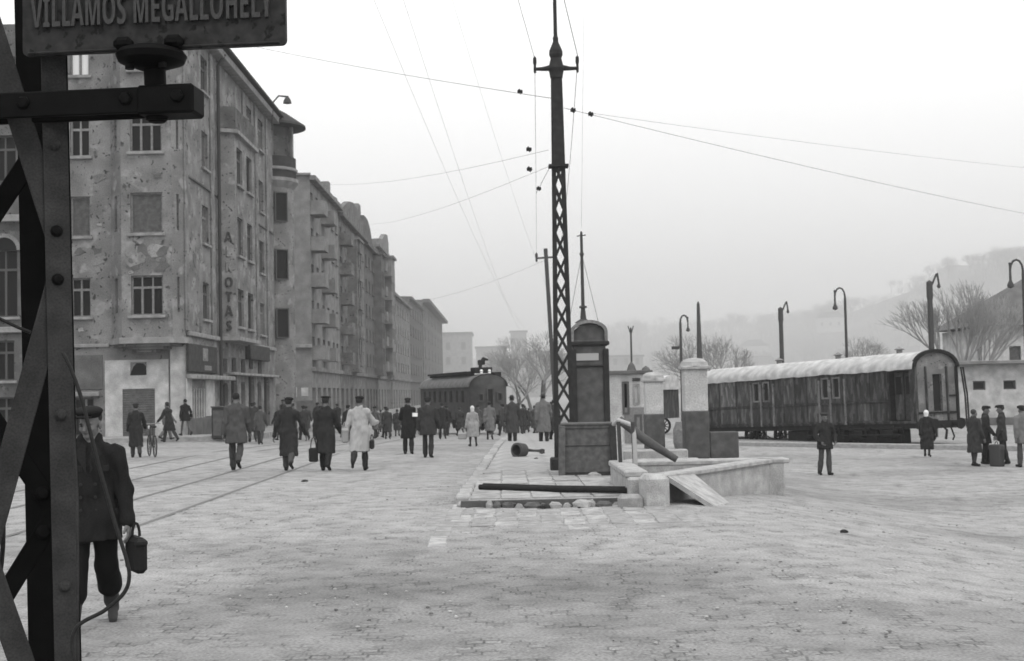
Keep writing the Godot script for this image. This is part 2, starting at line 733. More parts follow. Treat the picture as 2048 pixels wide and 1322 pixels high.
func cloth(v: float, rough := 0.95) -> StandardMaterial3D:
	var key := "%.3f_%.2f" % [v, rough]
	if not cloths.has(key):
		cloths[key] = mat(v, rough, T_fine, 0.5, false)
	return cloths[key]


# ---------------------------------------------------------------- ground
func lines(segs: Array) -> PackedFloat32Array:
	var r := PackedFloat32Array()
	for s in segs:
		var k := int(round(absf(s[1] - s[0]) / s[2]))
		for i in k:
			r.append(lerpf(s[0], s[1], float(i) / k))
	r.append(segs[segs.size() - 1][1])
	return r

func in_pit(X: float, Z: float) -> bool:
	return Geometry2D.is_point_in_polygon(Vector2(X, Z), PackedVector2Array([Vector2(2.2, -21.05), Vector2(4.55, -24.45), Vector2(2.2, -24.45)]))

func ground() -> void:
	var xs := lines([[-900, -100, 160], [-100, -30, 14], [-30, -14, 2], [-14, -7, 0.5], [-7, -4, 0.15], [-4, 7, 0.08], [7, 8, 0.15], [8, 20, 0.6], [20, 60, 4], [60, 1000, 188]])
	var zs := lines([[14, 0, 7], [0, -7.5, 1.5], [-7.5, -16, 0.075], [-16, -26, 0.14], [-26, -60, 0.8], [-60, -130, 3.5], [-130, -300, 34], [-300, -1500, 240]])
	var bumps := FastNoiseLite.new()
	bumps.seed = 5
	bumps.frequency = 0.9
	bumps.fractal_octaves = 4
	var cob := FastNoiseLite.new()
	cob.seed = 8
	cob.noise_type = FastNoiseLite.TYPE_CELLULAR
	cob.frequency = 4.2
	cob.cellular_return_type = FastNoiseLite.RETURN_DISTANCE
	var lump := FastNoiseLite.new()
	lump.seed = 6
	lump.frequency = 3.2
	lump.fractal_octaves = 3
	var stain := FastNoiseLite.new()
	stain.seed = 15
	stain.frequency = 0.16
	stain.fractal_octaves = 5
	var vs := PackedVector3Array()
	var cs := PackedColorArray()
	for Z in zs:
		for X in xs:
			var y := height(X, Z)
			var near := clampf((30.0 + Z) / 10.0, 0, 1)
			y += (bumps.get_noise_2d(X * 0.6, Z * 0.6) * 0.009 + lump.get_noise_2d(X, Z) * 0.022 * (0.4 + smoothstep(-0.2, 0.4, bumps.get_noise_2d(X + 50, Z))) - maxf(0.0, cob.get_noise_2d(X, Z * 1.3) + 0.25) * 0.012) * near
			var s := stain.get_noise_2d(X * 0.55, Z * 0.8)
			var band := exp(-pow((Z + 12.3 + X * 0.12) / 1.5, 2)) * smoothstep(4.5, 0.0, X) * smoothstep(-5.0, -1.5, X)
			var t := 0.5 * (1.0 - 0.3 * band * clampf(0.55 + 1.4 * stain.get_noise_2d(X * 1.3 + 9, Z * 1.8), 0.0, 1.0)) * (1.0 - 0.22 * smoothstep(0.0, 0.4, s + band * 0.6) - 0.16 * smoothstep(0.0, 0.6, stain.get_noise_2d(X * 3.1 + 40, Z * 2.6)))
			vs.append(Vector3(X, y, Z))
			cs.append(Color(t, t, t))
	var nx := xs.size()
	var nrm := PackedVector3Array()
	nrm.resize(vs.size())
	var idx := PackedInt32Array()
	for j in zs.size():
		for i in nx:
			var a := vs[j * nx + maxi(i - 1, 0)]
			var b := vs[j * nx + mini(i + 1, nx - 1)]
			var c := vs[maxi(j - 1, 0) * nx + i]
			var d := vs[mini(j + 1, zs.size() - 1) * nx + i]
			nrm[j * nx + i] = (b - a).cross(d - c).normalized()
			if i < nx - 1 and j < zs.size() - 1:
				if in_pit((xs[i] + xs[i + 1]) / 2, (zs[j] + zs[j + 1]) / 2):
					continue
				var q := j * nx + i
				idx.append_array(PackedInt32Array([q, q + nx, q + 1, q + 1, q + nx, q + nx + 1]))
	for i in nrm.size():
		if nrm[i].y < 0:
			nrm[i] = -nrm[i]
	var arr := []
	arr.resize(Mesh.ARRAY_MAX)
	arr[Mesh.ARRAY_VERTEX] = vs
	arr[Mesh.ARRAY_NORMAL] = nrm
	arr[Mesh.ARRAY_COLOR] = cs
	arr[Mesh.ARRAY_INDEX] = idx
	var m := ArrayMesh.new()
	m.add_surface_from_arrays(Mesh.PRIMITIVE_TRIANGLES, arr)
	var o := partm("ground", m, M.ground, self)
	o.set_meta("kind", "structure")
	# tram rails: each rail a part of its track
	for k in 2:
		var t := Node3D.new()
		named(t, "tram_track", self)
		tag(t, ["worn tram track crossing the roadway nearest the kerb", "second worn tram track nearer the corner building"][k], "", "", "structure")
		for s in 2:
			var X: float = [[-5.2, -6.64], [-8.3, -9.74]][k][s]
			var b := B.new()
			var gap := B.new()
			var Z := -9.0
			while Z > -110.0:
				var st := 1.5 if Z > -30 else 5.0
				for e in [[-0.03, 0.03]]:
					b.quad(on(X + e[0], Z) + Vector3(0, 0.014, 0), on(X + e[1], Z) + Vector3(0, 0.014, 0), on(X + e[1], Z - st) + Vector3(0, 0.014, 0), on(X + e[0], Z - st) + Vector3(0, 0.014, 0))
					b.quad(on(X + e[1], Z) + Vector3(0, -0.02, 0), on(X + e[1], Z - st) + Vector3(0, -0.02, 0), on(X + e[1], Z - st) + Vector3(0, 0.014, 0), on(X + e[1], Z) + Vector3(0, 0.014, 0))
					gap.quad(on(X + 0.03, Z) + Vector3(0, 0.006, 0), on(X + 0.085, Z) + Vector3(0, 0.006, 0), on(X + 0.085, Z - st) + Vector3(0, 0.006, 0), on(X + 0.03, Z - st) + Vector3(0, 0.006, 0))
				Z -= st
			var r := part("rail", b, M.rail, t)
			part("groove", gap, M.groove, r)


# ---------------------------------------------------------------- the raised island
func island() -> void:
	var b := B.new()
	var xr := func(Z: float) -> float: return lerpf(4.3, 5.75, clampf((-24.0 - Z) / 8.0, 0, 1))
	var zz := [-20.9, -24, -28, -33, -40, -48, -56, -64, -72]
	for i in zz.size() - 1:
		var xl0: float = -0.62 - 0.02 * (zz[i] + 21.0)
		var xl1: float = -0.62 - 0.02 * (zz[i + 1] + 21.0)
		for s in 6:
			var a0 := lerpf(xl0, xr.call(zz[i]), s / 6.0)
			var a1 := lerpf(xl0, xr.call(zz[i]), (s + 1) / 6.0)
			var b0 := lerpf(xl1, xr.call(zz[i + 1]), s / 6.0)
			var b1 := lerpf(xl1, xr.call(zz[i + 1]), (s + 1) / 6.0)
			if zz[i] > -23.5:
				a1 = minf(a1, 2.0); a0 = minf(a0, 2.0); b0 = minf(b0, 2.0); b1 = minf(b1, 2.0)
			var up := func(X: float, Z: float) -> Vector3: return Vector3(X, minf(height(minf(X, 3.0), Z), 0.0) + 0.1, Z)
			b.quad(up.call(a0, zz[i]), up.call(a1, zz[i]), up.call(b1, zz[i + 1]), up.call(b0, zz[i + 1]))
			if s == 5 and zz[i] < -23.5:
				b.quad(up.call(a1, zz[i]) - Vector3(0, 0.75, 0), up.call(b1, zz[i + 1]) - Vector3(0, 0.75, 0), up.call(b1, zz[i + 1]), up.call(a1, zz[i]))
	var pav := struct("pavement", b, M.slab)
	# paving slabs of the island, each a stone
	var kinds := []
	for k in 4:
		var s := B.new()
		s.box(Vector3.ZERO, Vector3(0.47, 0.06, 0.47) - Vector3(0.01, 0, 0.012) * k, 0.008)
		kinds.append(s.mesh())
	var mats := [M.slab, M.slab_b, M.slab_c]
	for r in 16:
		for q in 6:
			var X := -0.36 + q * 0.48
			var Z := -21.3 - r * 0.48
			if X > 1.85 or rng.randf() < 0.03:
				continue
			partm("paving_slab", kinds[rng.randi() % 4], mats[rng.randi() % 3], pav, Transform3D(Basis(Vector3.UP, rng.randf_range(-0.02, 0.02)) * Basis(Vector3.RIGHT, rng.randf_range(-0.012, 0.012)), Vector3(X, 0.085 + rng.randf_range(0, 0.012), Z)))
	# setts laid flush in front of the island
	var ap := B.new()
	ap.quad(Vector3(-1.0, -0.03, -17.0), Vector3(2.6, -0.03, -17.0), Vector3(2.5, -0.03, -20.2), Vector3(-0.8, -0.03, -20.4))
	var apron := struct("forecourt_paving", ap, M.kerb)
	for r in 6:
		for q in 13:
			var X := -0.98 + q * 0.31 + (r % 2) * 0.02
			var Z := -16.9 - r * 0.62
			if rng.randf() < 0.05 or X > 2.75 - r * 0.03:
				continue
			var s := B.new()
			s.box(Vector3.ZERO, Vector3(0.285, 0.06, 0.59), 0.012)
			partm("paving_stone", s.mesh(), [M.slab_b, M.slab_d, M.slab_d][rng.randi() % 3], apron, Transform3D(Basis(Vector3.UP, rng.randf_range(-0.03, 0.03)) * Basis(Vector3.RIGHT, rng.randf_range(-0.02, 0.02)) * Basis(Vector3.BACK, rng.randf_range(-0.02, 0.02)), Vector3(X, -0.02 + rng.randf_range(-0.008, 0.006) - 0.012 * maxf(0.0, 2.0 - r), Z)))
	# kerb stones along the roadway
	var kb := B.new()
	kb.box(Vector3(-0.75, -0.06, -18.0), Vector3(0.1, 0.1, 0.6))
	var kerb := struct("kerb", kb, M.kerb)
	var Zk := -15.6
	while Zk > -66.0:
		var l := rng.randf_range(0.85, 1.1)
		var X := -0.75 - 0.02 * (Zk + 21.0)
		var raised := Zk < -20.6
		var s := B.new()
		s.box(Vector3(0, 0, 0), Vector3(0.24, 0.2, l - 0.015), 0.025)
		partm("kerb_stone", s.mesh(), mats[rng.randi() % 3], kerb, Transform3D(Basis(Vector3.UP, rng.randf_range(-0.02, 0.02) + 0.02), Vector3(X + rng.randf_range(-0.015, 0.015), height(X, Zk) + (0.02 if raised else -0.085) + rng.randf_range(-0.01, 0.01), Zk - l / 2)))
		Zk -= l
	# broken front edge of the island: rough stones
	var Xr := -0.8
	var edge_b := B.new()
	edge_b.box(Vector3(0.62, 0.02, -20.85), Vector3(2.7, 0.16, 0.2))
	var brk := struct("island_edge", edge_b, M.column)
	while Xr < 1.95:
		var w := rng.randf_range(0.1, 0.3)
		var s := rock(w, 0.12, 0.22, rng.randi())
		partm("edge_stone", s.mesh(), [M.slab_c, M.crate, M.column, M.slab][rng.randi() % 4], brk, Transform3D(Basis(Vector3.UP, rng.randf_range(-0.4, 0.4)), Vector3(Xr + w / 2, 0.015 + rng.randf_range(-0.03, 0.03), -20.66 + rng.randf_range(-0.08, 0.06) + 0.22 * sin(Xr * 2.2))))
		Xr += w * 0.9

func rock(w: float, h: float, d: float, sd: int) -> B:
	var r := RandomNumberGenerator.new()
	r.seed = sd
	var b := B.new()
	var pts := []
	for i in 3:
		var ring := []
		var y: float = [-0.5, 0.15, 0.5][i] * h
		var sc: float = [1.0, 1.0, 0.6][i]
		for k in 7:
			var a := TAU * k / 7.0
			ring.append(Vector3(cos(a) * w / 2 * sc * r.randf_range(0.75, 1.15), y + r.randf_range(-0.12, 0.12) * h, sin(a) * d / 2 * sc * r.randf_range(0.75, 1.15)))
		pts.append(ring)
	for i in 2:
		for k in 7:
			var l := (k + 1) % 7
			b.out([pts[i][k], pts[i][l], pts[i + 1][l]], Vector3.ZERO)
			b.out([pts[i][k], pts[i + 1][l], pts[i + 1][k]], Vector3.ZERO)
	for k in range(1, 6):
		b.out([pts[2][0], pts[2][k], pts[2][k + 1]], Vector3.ZERO)
	return b

# ---------------------------------------------------------------- buildings
func win_mesh(w: float, h: float, kind: String) -> Array:
	var key := "%.2f_%.2f_%s" % [w, h, kind]
	if wcache.has(key):
		return wcache[key]
	var f := B.new()
	var p := B.new()
	var t := 0.07
	f.box(Vector3(-w / 2 + t / 2, 0, 0), Vector3(t, h, 0.09))
	f.box(Vector3(w / 2 - t / 2, 0, 0), Vector3(t, h, 0.09))
	f.box(Vector3(0, h / 2 - t / 2, 0.001), Vector3(w - 2 * t, t, 0.088))
	f.box(Vector3(0, -h / 2 + t / 2, 0.001), Vector3(w - 2 * t, t, 0.088))
	if kind == "blind":
		var k := int(h / 0.09)
		for i in k:
			var y := -h / 2 + t + (i + 0.5) * (h - 2 * t) / k
			p.box(Vector3(0, y, -0.02), Vector3(w - 2 * t, (h - 2 * t) / k * 0.86, 0.02))
		p.quad(Vector3(-w / 2, -h / 2, -0.035), Vector3(w / 2, -h / 2, -0.035), Vector3(w / 2, h / 2, -0.035), Vector3(-w / 2, h / 2, -0.035))
	else:
		if kind != "hole" and w > 0.4:
			var ty := h * 0.2
			f.box(Vector3(0, ty, 0.002), Vector3(w - 2 * t, 0.1, 0.08))
			var cols := 1 if w < 1.25 else 2
			for i in cols:
				var x := (float(i + 1) / (cols + 1) - 0.5) * w
				f.box(Vector3(x, (ty - h / 2) / 2, 0.003), Vector3(0.09, h / 2 + ty - t, 0.075))
				f.box(Vector3(x, (ty + h / 2) / 2, 0.003), Vector3(0.06, h / 2 - ty - t, 0.07))
		p.quad(Vector3(-w / 2 + 0.02, -h / 2 + 0.02, -0.03), Vector3(w / 2 - 0.02, -h / 2 + 0.02, -0.03), Vector3(w / 2 - 0.02, h / 2 - 0.02, -0.03), Vector3(-w / 2 + 0.02, h / 2 - 0.02, -0.03))
	wcache[key] = [f.mesh(), p.mesh()]
	return wcache[key]

func win(parent: Node3D, T: Transform3D, o: Array, kind := "open", frame: Material = null, recess := 0.2) -> void:
	var w: float = o[2] - o[0]
	var h: float = o[3] - o[1]
	var m := win_mesh(w, h, kind)
	var f := partm("window", m[0], frame if frame else M.frame, parent, T * Transform3D(Basis.IDENTITY, Vector3((o[0] + o[2]) / 2, (o[1] + o[3]) / 2, -recess + 0.045)))
	var gl: Material = M.glass
	if kind == "blind": gl = M.blind
	if kind == "pale": gl = M.glass_pale
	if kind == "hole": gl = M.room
	partm("roller_blind" if kind == "blind" else "pane", m[1], gl, f)

func sill(parent: Node3D, T: Transform3D, o: Array, mt: Material, d := 0.14) -> void:
	var b := B.new()
	b.x = T
	b.box(Vector3((o[0] + o[2]) / 2, o[1] - 0.062, d / 2 - 0.002), Vector3(o[2] - o[0] + 0.24, 0.12, d), 0.015)
	part("sill", b, mt, parent)

func ledge(parent: Node3D, called: String, T: Transform3D, u0: float, u1: float, v: float, h: float, d: float, mt: Material) -> void:
	var b := B.new()
	b.x = T
	b.box(Vector3((u0 + u1) / 2, v, d / 2 - 0.003), Vector3(u1 - u0, h, d), 0.03)
	part(called, b, mt, parent)

func corner_building() -> void:
	var t := thing("apartment_building", "shell-scarred five-storey corner apartment building with polygonal bay, nearest on the left", "building", Vector3(-13.75, 0, -58.0))
	var L := func(X: float, Z: float) -> Vector3: return Vector3(X + 13.75, 0, Z + 58.0)
	var rows := [[5.4, 7.1], [8.9, 10.65], [12.4, 14.1], [15.95, 17.6]]
	# front wall, facing the square
	var F := face(L.call(-20.4, -58.4), Vector3.BACK)
	var holes := []
	for r in rows:
		holes.append([1.65, r[0], 2.5, r[1]])
	holes.append([1.0, 0.25, 2.6, 1.9])
	var b := B.new()
	b.x = F
	b.wall(6.65, 18.6, holes, 0.26)
	part("front_wall", b, M.worn, t)
	for i in 4:
		win(t, F, holes[i], ["open", "blind", "open", "pale"][i], M.trim if i == 2 else M.frame)
		sill(t, F, holes[i], M.trim)
	win(t, F, holes[4], "hole", M.frame_dark)
	ledge(t, "shop_cornice", F, 0.9, 2.9, 2.06, 0.2, 0.3, M.trim)
	ledge(t, "wall_panel", F, 1.0, 3.0, 3.0, 1.5, 0.05, M.facade_c)
	ledge(t, "string_course", F, 0.0, 3.3, 4.15, 0.16, 0.12, M.trim)
	for i in 3:
		var q := B.new()
		q.x = F
		q.box(Vector3(1.25 + i * 0.5, 1.05, -0.1), Vector3(0.09, 1.6, 0.06))
		part("shopfront_post", q, M.frame, t)
	var holes_f := holes.duplicate()
	var holes_b := []
	# white ground-floor front under the bay, with a shell hole and a shutter
	var wp := B.new()
	wp.x = F
	var zh := 0.05
	wp.wall(2.75, 3.5, [[0.75, 0.0, 2.15, 2.25], [1.1, 2.85, 1.8, 3.4]], 0.3)
	for i in wp.v.size():
		wp.v[i] += Vector3(3.1, 0, zh)
	for e in [[3.1, -1.0], [5.85, 1.0]]:
		wp.quad(Vector3(e[0], 0, 0), Vector3(e[0], 0, zh), Vector3(e[0], 3.5, zh), Vector3(e[0], 3.5, 0))
	wp.quad(Vector3(3.1, 3.5, zh), Vector3(5.85, 3.5, zh), Vector3(5.85, 3.5, 0), Vector3(3.1, 3.5, 0))
	part("plastered_shopfront", wp, M.white_wall, t)
	var hole := B.new()
	hole.extrude(PackedVector2Array([Vector2(4.18, 2.83), Vector2(4.88, 2.83), Vector2(4.85, 3.14), Vector2(4.87, 3.2), Vector2(4.75, 3.34), Vector2(4.48, 3.36), Vector2(4.33, 3.2)]), 0.3, F * Transform3D(Basis.IDENTITY, Vector3(0, 0, 0.058)))
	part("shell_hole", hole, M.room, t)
	var sh := B.new()
	sh.x = F
	for i in 22:
		sh.box(Vector3(4.55, 0.06 + i * 0.1, 0.0), Vector3(1.4, 0.085, 0.03))
	sh.box(Vector3(4.55, 1.1, -0.01), Vector3(1.4, 2.2, 0.01))
	part("shop_shutter", sh, M.blind, t)
	var pl := B.new()
	pl.x = F
	pl.box(Vector3(6.29, 2.05, 0.09), Vector3(0.7, 4.1, 0.2), 0.03)
	part("corner_pilaster", pl, M.white_wall, t)
	# polygonal bay
	var P := [L.call(-17.0, -58.4), L.call(-16.25, -57.3), L.call(-14.1, -57.3), L.call(-13.75, -58.0)]
	for i in 3:
		var a: Vector3 = P[i]
		var c: Vector3 = P[i + 1]
		var w := a.distance_to(c)
		var n := (c - a).cross(Vector3.UP).normalized()
		if n.z < 0: n = -n
		var T := face(a, n)
		var hs := []
		for r in rows:
			if i == 1:
				hs.append([w / 2 - 0.68, r[0] - 0.05, w / 2 + 0.68, r[1] - 0.05])
			elif i == 0:
				hs.append([w / 2 - 0.2, r[0] + 0.1, w / 2 + 0.16, r[1] - 0.1])
			else:
				hs.append([w / 2 - 0.07, r[0] + 0.1, w / 2 + 0.09, r[1] - 0.1])
		if i == 1:
			holes_b = hs
		var q := B.new()
		q.x = T
		q.wall(w, 18.6, hs, 0.26, 4.3)
		part("bay_wall", q, M.worn, t)
		for k in 4:
			if i == 1:
				win(t, T, hs[k], ["open", "blind", "open", "pale"][k])
				sill(t, T, hs[k], M.trim)
			else:
				win(t, T, hs[k], "hole", M.frame_dark)
	var foot := B.new()
	var poly := PackedVector2Array()
	for p in [[-17.1, -58.4], [-16.33, -57.18], [-14.0, -57.18], [-13.62, -58.0], [-13.62, -58.4]]:
		poly.append(Vector2(p[0] + 13.75, -(p[1] + 58.0)))
	foot.extrude(poly, 0.26, Transform3D(Basis(Vector3.RIGHT, Vector3(0, 0, -1), Vector3.UP), Vector3(0, 4.42, 0)))
	part("bay_base", foot, M.trim, t)
	var und := B.new()
	for k in 3:
		var sc := 1.0 - 0.25 * (k + 1)
		var pp := PackedVector2Array()
		for v in poly:
			pp.append(Vector2(lerpf(-1.6, v.x, sc + 0.1), lerpf(-0.4, v.y, sc)) + Vector2(0, 0.0))
		und.extrude(pp, 0.12, Transform3D(Basis(Vector3.RIGHT, Vector3(0, 0, -1), Vector3.UP), Vector3(0, 4.155 - k * 0.122, 0)))
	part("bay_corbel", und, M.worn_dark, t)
	# street wall
	var S := face(L.call(-13.75, -58.0), Vector3.RIGHT)
	var len := 23.6
	holes = []
	var kinds := []
	for r in 4:
		holes.append([3.55, rows[r][0], 4.85, rows[r][1]]); kinds.append(["open", "open", "blind", "open"][r])
	for c in [15.2, 18.6]:
		for r in 4:
			holes.append([c - 0.7, rows[r][0] - 0.1, c + 0.7, rows[r][1]]); kinds.append(["open", "hole", "open", "open", "blind", "open", "open", "open"][(r + int(c)) % 8])
	var gf := [[1.2, 0.95, 3.7, 2.2], [7.6, 0.2, 8.9, 2.5], [9.6, 0.15, 11.2, 2.9], [12.2, 0.15, 13.3, 2.6], [14.2, 0.15, 15.9, 3.1], [16.8, 0.15, 18.0, 2.6], [18.8, 0.15, 20.6, 3.0], [7.8, 2.95, 8.8, 3.7], [9.8, 3.1, 11.0, 3.8], [12.2, 3.0, 13.4, 3.8], [14.4, 3.3, 15.6, 3.9], [17.0, 3.0, 18.2, 3.8]]
	b = B.new()
	b.x = S
	b.wall(len, 18.6, holes + gf, 0.26)
	part("street_wall", b, M.worn, t)
	for i in holes.size():
		win(t, S, holes[i], kinds[i], M.frame_dark if i % 3 == 0 else M.frame)
		sill(t, S, holes[i], M.trim)
	for i in gf.size():
		win(t, S, gf[i], "hole" if i != 0 else "open", M.frame_dark, 0.25)
	var br := B.new()
	br.x = S
	for i in 5:
		br.box(Vector3(1.45 + i * 0.5, 1.57, 0.02), Vector3(0.1, 1.3, 0.06))
	part("window_bars", br, M.white_wall, t)
	var rf := B.new()
	rf.x = S
	rf.box(Vector3(2.8, 2.0, 0.031), Vector3(0.05, 0.05, 0.05))
	ledge(t, "dado", S, 0.4, 5.6, 0.45, 0.9, 0.07, M.facade_c)
	ledge(t, "white_surround", S, 0.02, 1.1, 1.8, 1.7, 0.05, M.white_wall)
	ledge(t, "white_surround", S, 3.8, 5.6, 1.8, 1.7, 0.05, M.white_wall)
	ledge(t, "shop_cornice", S, 0.1, 8.6, 2.72, 0.2, 0.45, M.trim)
	ledge(t, "shop_board", S, 0.2, 5.9, 3.55, 1.25, 0.12, M.sign_board)
	ledge(t, "notice", S, 2.9, 3.9, 3.75, 0.6, 0.14, M.facade_d)
	ledge(t, "notice", S, 3.2, 4.6, 3.15, 0.25, 0.14, M.facade_d)
	ledge(t, "shop_cornice", S, 8.9, 22.0, 2.98, 0.14, 0.35, M.trim)
	ledge(t, "shop_board", S, 13.4, 19.2, 4.2, 0.8, 0.3, M.sign_board)
	ledge(t, "string_course", S, 0.3, 22.3, 4.6, 0.2, 0.16, M.trim)
	ledge(t, "string_course", S, 0.0, 22.3, 11.5, 0.12, 0.08, M.worn_dark)
	for u in [0.25, 5.5, 13.4, 16.9, 20.3]:
		ledge(t, "pilaster", S, u - 0.28, u + 0.28, 11.4, 13.4, 0.1, M.worn)
	# drain pipe
	var pipe := B.new()
	pipe.tube([Vector3(0.16, 0.3, -6.55), Vector3(0.16, 17.8, -6.55), Vector3(0.5, 18.35, -6.55)], 0.085, 8)
	part("drain_pipe", pipe, M.dark, t)
	# square bay over the street with its balcony, and the letters down its cheek
	var Q := [Vector3(0, 0, -7.0), Vector3(0.75, 0, -7.4), Vector3(0.75, 0, -12.6), Vector3(0, 0, -13.2)]
	for i in 3:
		var a: Vector3 = Q[i]
		var c: Vector3 = Q[i + 1]
		var w := a.distance_to(c)
		var n := Vector3.UP.cross(c - a).normalized() * -1.0
		if n.x < 0: n = -n
		var T := face(a, n)
		var hs := []
		if i == 1:
			for r in 3:
				hs.append([0.5, rows[r][0] - 0.15, 1.9, rows[r][1]])
				hs.append([3.0, rows[r][0] - 0.15, 4.4, rows[r][1]])
		var q := B.new()
		q.x = T
		q.wall(w, 14.7, hs, 0.26, 4.75)
		part("bay_wall", q, M.worn, t)
		for k in hs.size():
			win(t, T, hs[k], ["open", "hole", "blind", "open"][k % 4], M.frame_dark)
			sill(t, T, hs[k], M.trim)
		if i == 0:
			var glyphs := [["A", 9.55, 0], ["L", 8.85, 1], ["K", 8.1, 1], ["O", 7.35, 0], ["T", 6.65, 0], ["A", 5.95, 0], ["S", 5.25, 0]]
			var font := SystemFont.new()
			font.font_names = PackedStringArray(["Droid Sans"])
			font.font_weight = 700
			for gq in glyphs:
				var tm := TextMesh.new()
				tm.text = gq[0]
				tm.font = font
				tm.font_size = 64
				tm.pixel_size = 0.0105
				tm.depth = 0.05
				var lt := partm("letter", tm, M.facade_d if gq[2] else M.dark, t, T * Transform3D(Basis.from_scale(Vector3(0.9, 1, 1)), Vector3(w * 0.56, gq[1], 0.05)))
				lt.set_meta("label", "letter %s of the vertical shop sign" % gq[0])
	for lev in [4.68, 14.78]:
		var s := B.new()
		var pp := PackedVector2Array()
		for p in Q:
			pp.append(Vector2(p.x + (0.2 if p.x > 0.1 else 0.0), -p.z))
		pp[0].y -= 0.2; pp[3].y += 0.2
		pp[1].y -= 0.2; pp[2].y += 0.2
		s.extrude(pp, 0.18, Transform3D(Basis(Vector3.RIGHT, Vector3(0, 0, -1), Vector3.UP), Vector3(0, lev + 0.05, 0)))
		part("bay_slab", s, M.trim, t)
	var par := B.new()
	for i in 3:
		var a: Vector3 = Q[i] + Vector3(0, 15.4, 0)
		var c: Vector3 = Q[i + 1] + Vector3(0, 15.4, 0)
		par.bar(a, c, 1.1, 0.12, Vector3.UP)
	part("balcony_parapet", par, M.worn_dark, t)
	# round corner turret with loggia
	var C := Transform3D(Basis.IDENTITY, L.call(-14.2, -82.1))
	var tw := B.new()
	tw.lathe([Vector2(1.45, 0), Vector2(1.45, 14.85)], 24, C)
	part("turret_wall", tw, M.worn, t)
	var ring := B.new()
	ring.lathe([Vector2(1.45, 14.4), Vector2(1.75, 14.8), Vector2(1.75, 15.0), Vector2(1.6, 15.02)], 24, C)
	part("turret_balcony", ring, M.trim, t)
	ring = B.new()
	ring.lathe([Vector2(1.66, 15.45), Vector2(1.72, 15.5), Vector2(1.72, 15.62), Vector2(1.66, 15.66)], 24, C)
	part("turret_moulding", ring, M.trim, t)
	var pr := B.new()
	pr.lathe([Vector2(1.6, 15.0), Vector2(1.62, 16.3), Vector2(1.5, 16.32), Vector2(1.45, 15.0)], 24, C)
	part("turret_parapet", pr, M.roof, t)
	var lo := B.new()
	lo.lathe([Vector2(1.2, 16.0), Vector2(1.2, 18.5)], 20, C)
	part("turret_loggia", lo, M.worn_dark, t)
	for k in 6:
		var a := TAU * k / 6.0 + 0.3
		var q := B.new()
		q.box(C * Vector3(cos(a) * 1.5, 17.3, sin(a) * 1.5), Vector3(0.2, 2.1, 0.2), 0.02, Basis(Vector3.UP, -a))
		part("turret_post", q, M.worn, t)
	var cone := B.new()
	cone.lathe([Vector2(1.3, 18.15), Vector2(2.25, 18.2), Vector2(2.22, 18.34), Vector2(1.1, 19.1), Vector2(0.0, 19.7)], 24, C)
	part("turret_roof", cone, M.roof, t)
	for r in 3:
		for a in [0.62]:
			var T := C * Transform3D(Basis(Vector3.UP, a), Vector3.ZERO) * Transform3D(Basis.IDENTITY, Vector3(0, 0, 1.45))
			win(t, T, [-0.42, rows[r][0] - 0.1, 0.42, rows[r][1]], "hole", M.frame_dark, -0.03)
	patches(t, F, 3.3, [[1.5, 8.0, 0.9, 0.5, 9], [2.8, 8.3, 0.3, 1.6, 9], [1.0, 5.0, 0.8, 0.4, 6], [2.0, 11.6, 0.9, 0.6, 3]], 3, [holes_f[0], holes_f[1], holes_f[2], holes_f[3]])
	patches(t, face(L.call(-16.25, -57.3), Vector3.BACK), 2.15, [[0.2, 8.0, 0.15, 1.5, 12], [1.1, 7.9, 0.6, 0.4, 12], [1.0, 5.0, 0.7, 0.2, 8], [2.0, 6.0, 0.1, 1.5, 9], [1.8, 11.2, 0.3, 0.7, 3]], 4, holes_b)
	patches(t, S, 22.0, [[3.0, 7.8, 1.2, 0.6, 7], [5.2, 8.0, 0.4, 2.0, 5], [2.0, 4.9, 1.0, 0.3, 5], [14.5, 8.2, 1.0, 1.6, 9], [17.5, 5.5, 1.2, 1.0, 9], [19.5, 9.0, 0.8, 2.5, 8], [15.0, 12.0, 1.5, 1.5, 6], [17.0, 5.0, 2.0, 0.4, 6]], 5, holes)
	# back and side walls, cornice and roof
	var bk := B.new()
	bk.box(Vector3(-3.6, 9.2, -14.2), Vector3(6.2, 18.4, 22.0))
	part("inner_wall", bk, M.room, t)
	var ew := B.new()
	ew.x = face(L.call(-13.75, -81.6), Vector3.FORWARD)
	ew.wall(7.0, 18.6, [], 0.2)
	part("side_wall", ew, M.worn_dark, t)
	for c in [[F, -0.05, 7.0], [S, -0.4, 23.0]]:
		ledge(t, "cornice", c[0], c[1], c[2], 18.35, 0.35, 0.5, M.trim)
		ledge(t, "gutter", c[0], c[1] - 0.1, c[2] + 0.1, 18.66, 0.18, 0.7, M.roof)
	var ro := B.new()
	ro.quad(Vector3(0.65, 18.75, 0.6), Vector3(0.65, 18.75, -23.6), Vector3(-3.3, 20.6, -20.0), Vector3(-3.3, 20.6, -3.5))
	ro.quad(Vector3(0.65, 18.75, 0.6), Vector3(-3.3, 20.6, -3.5), Vector3(-6.65, 20.6, -3.5), Vector3(-6.65, 18.75, 0.6))
	ro.quad(Vector3(-3.3, 20.6, -3.5), Vector3(-3.3, 20.6, -20), Vector3(-6.65, 20.6, -20), Vector3(-6.65, 20.6, -3.5))
	part("roof", ro, M.roof, t)
	# bracket lamp on the eaves
	var bl := thing("bracket_lamp", "small street lamp on a curved bracket at the corner building's eaves", "lamp", Vector3(-13.3, 17.3, -78.0))
	var arm := B.new()
	arm.tube([Vector3(0, 0, 0), Vector3(0.05, 1.6, 0), Vector3(0.4, 2.0, 0), Vector3(0.85, 1.95, 0)], 0.05, 6)
	part("bracket", arm, M.iron_far, bl)
	var hd := B.new()
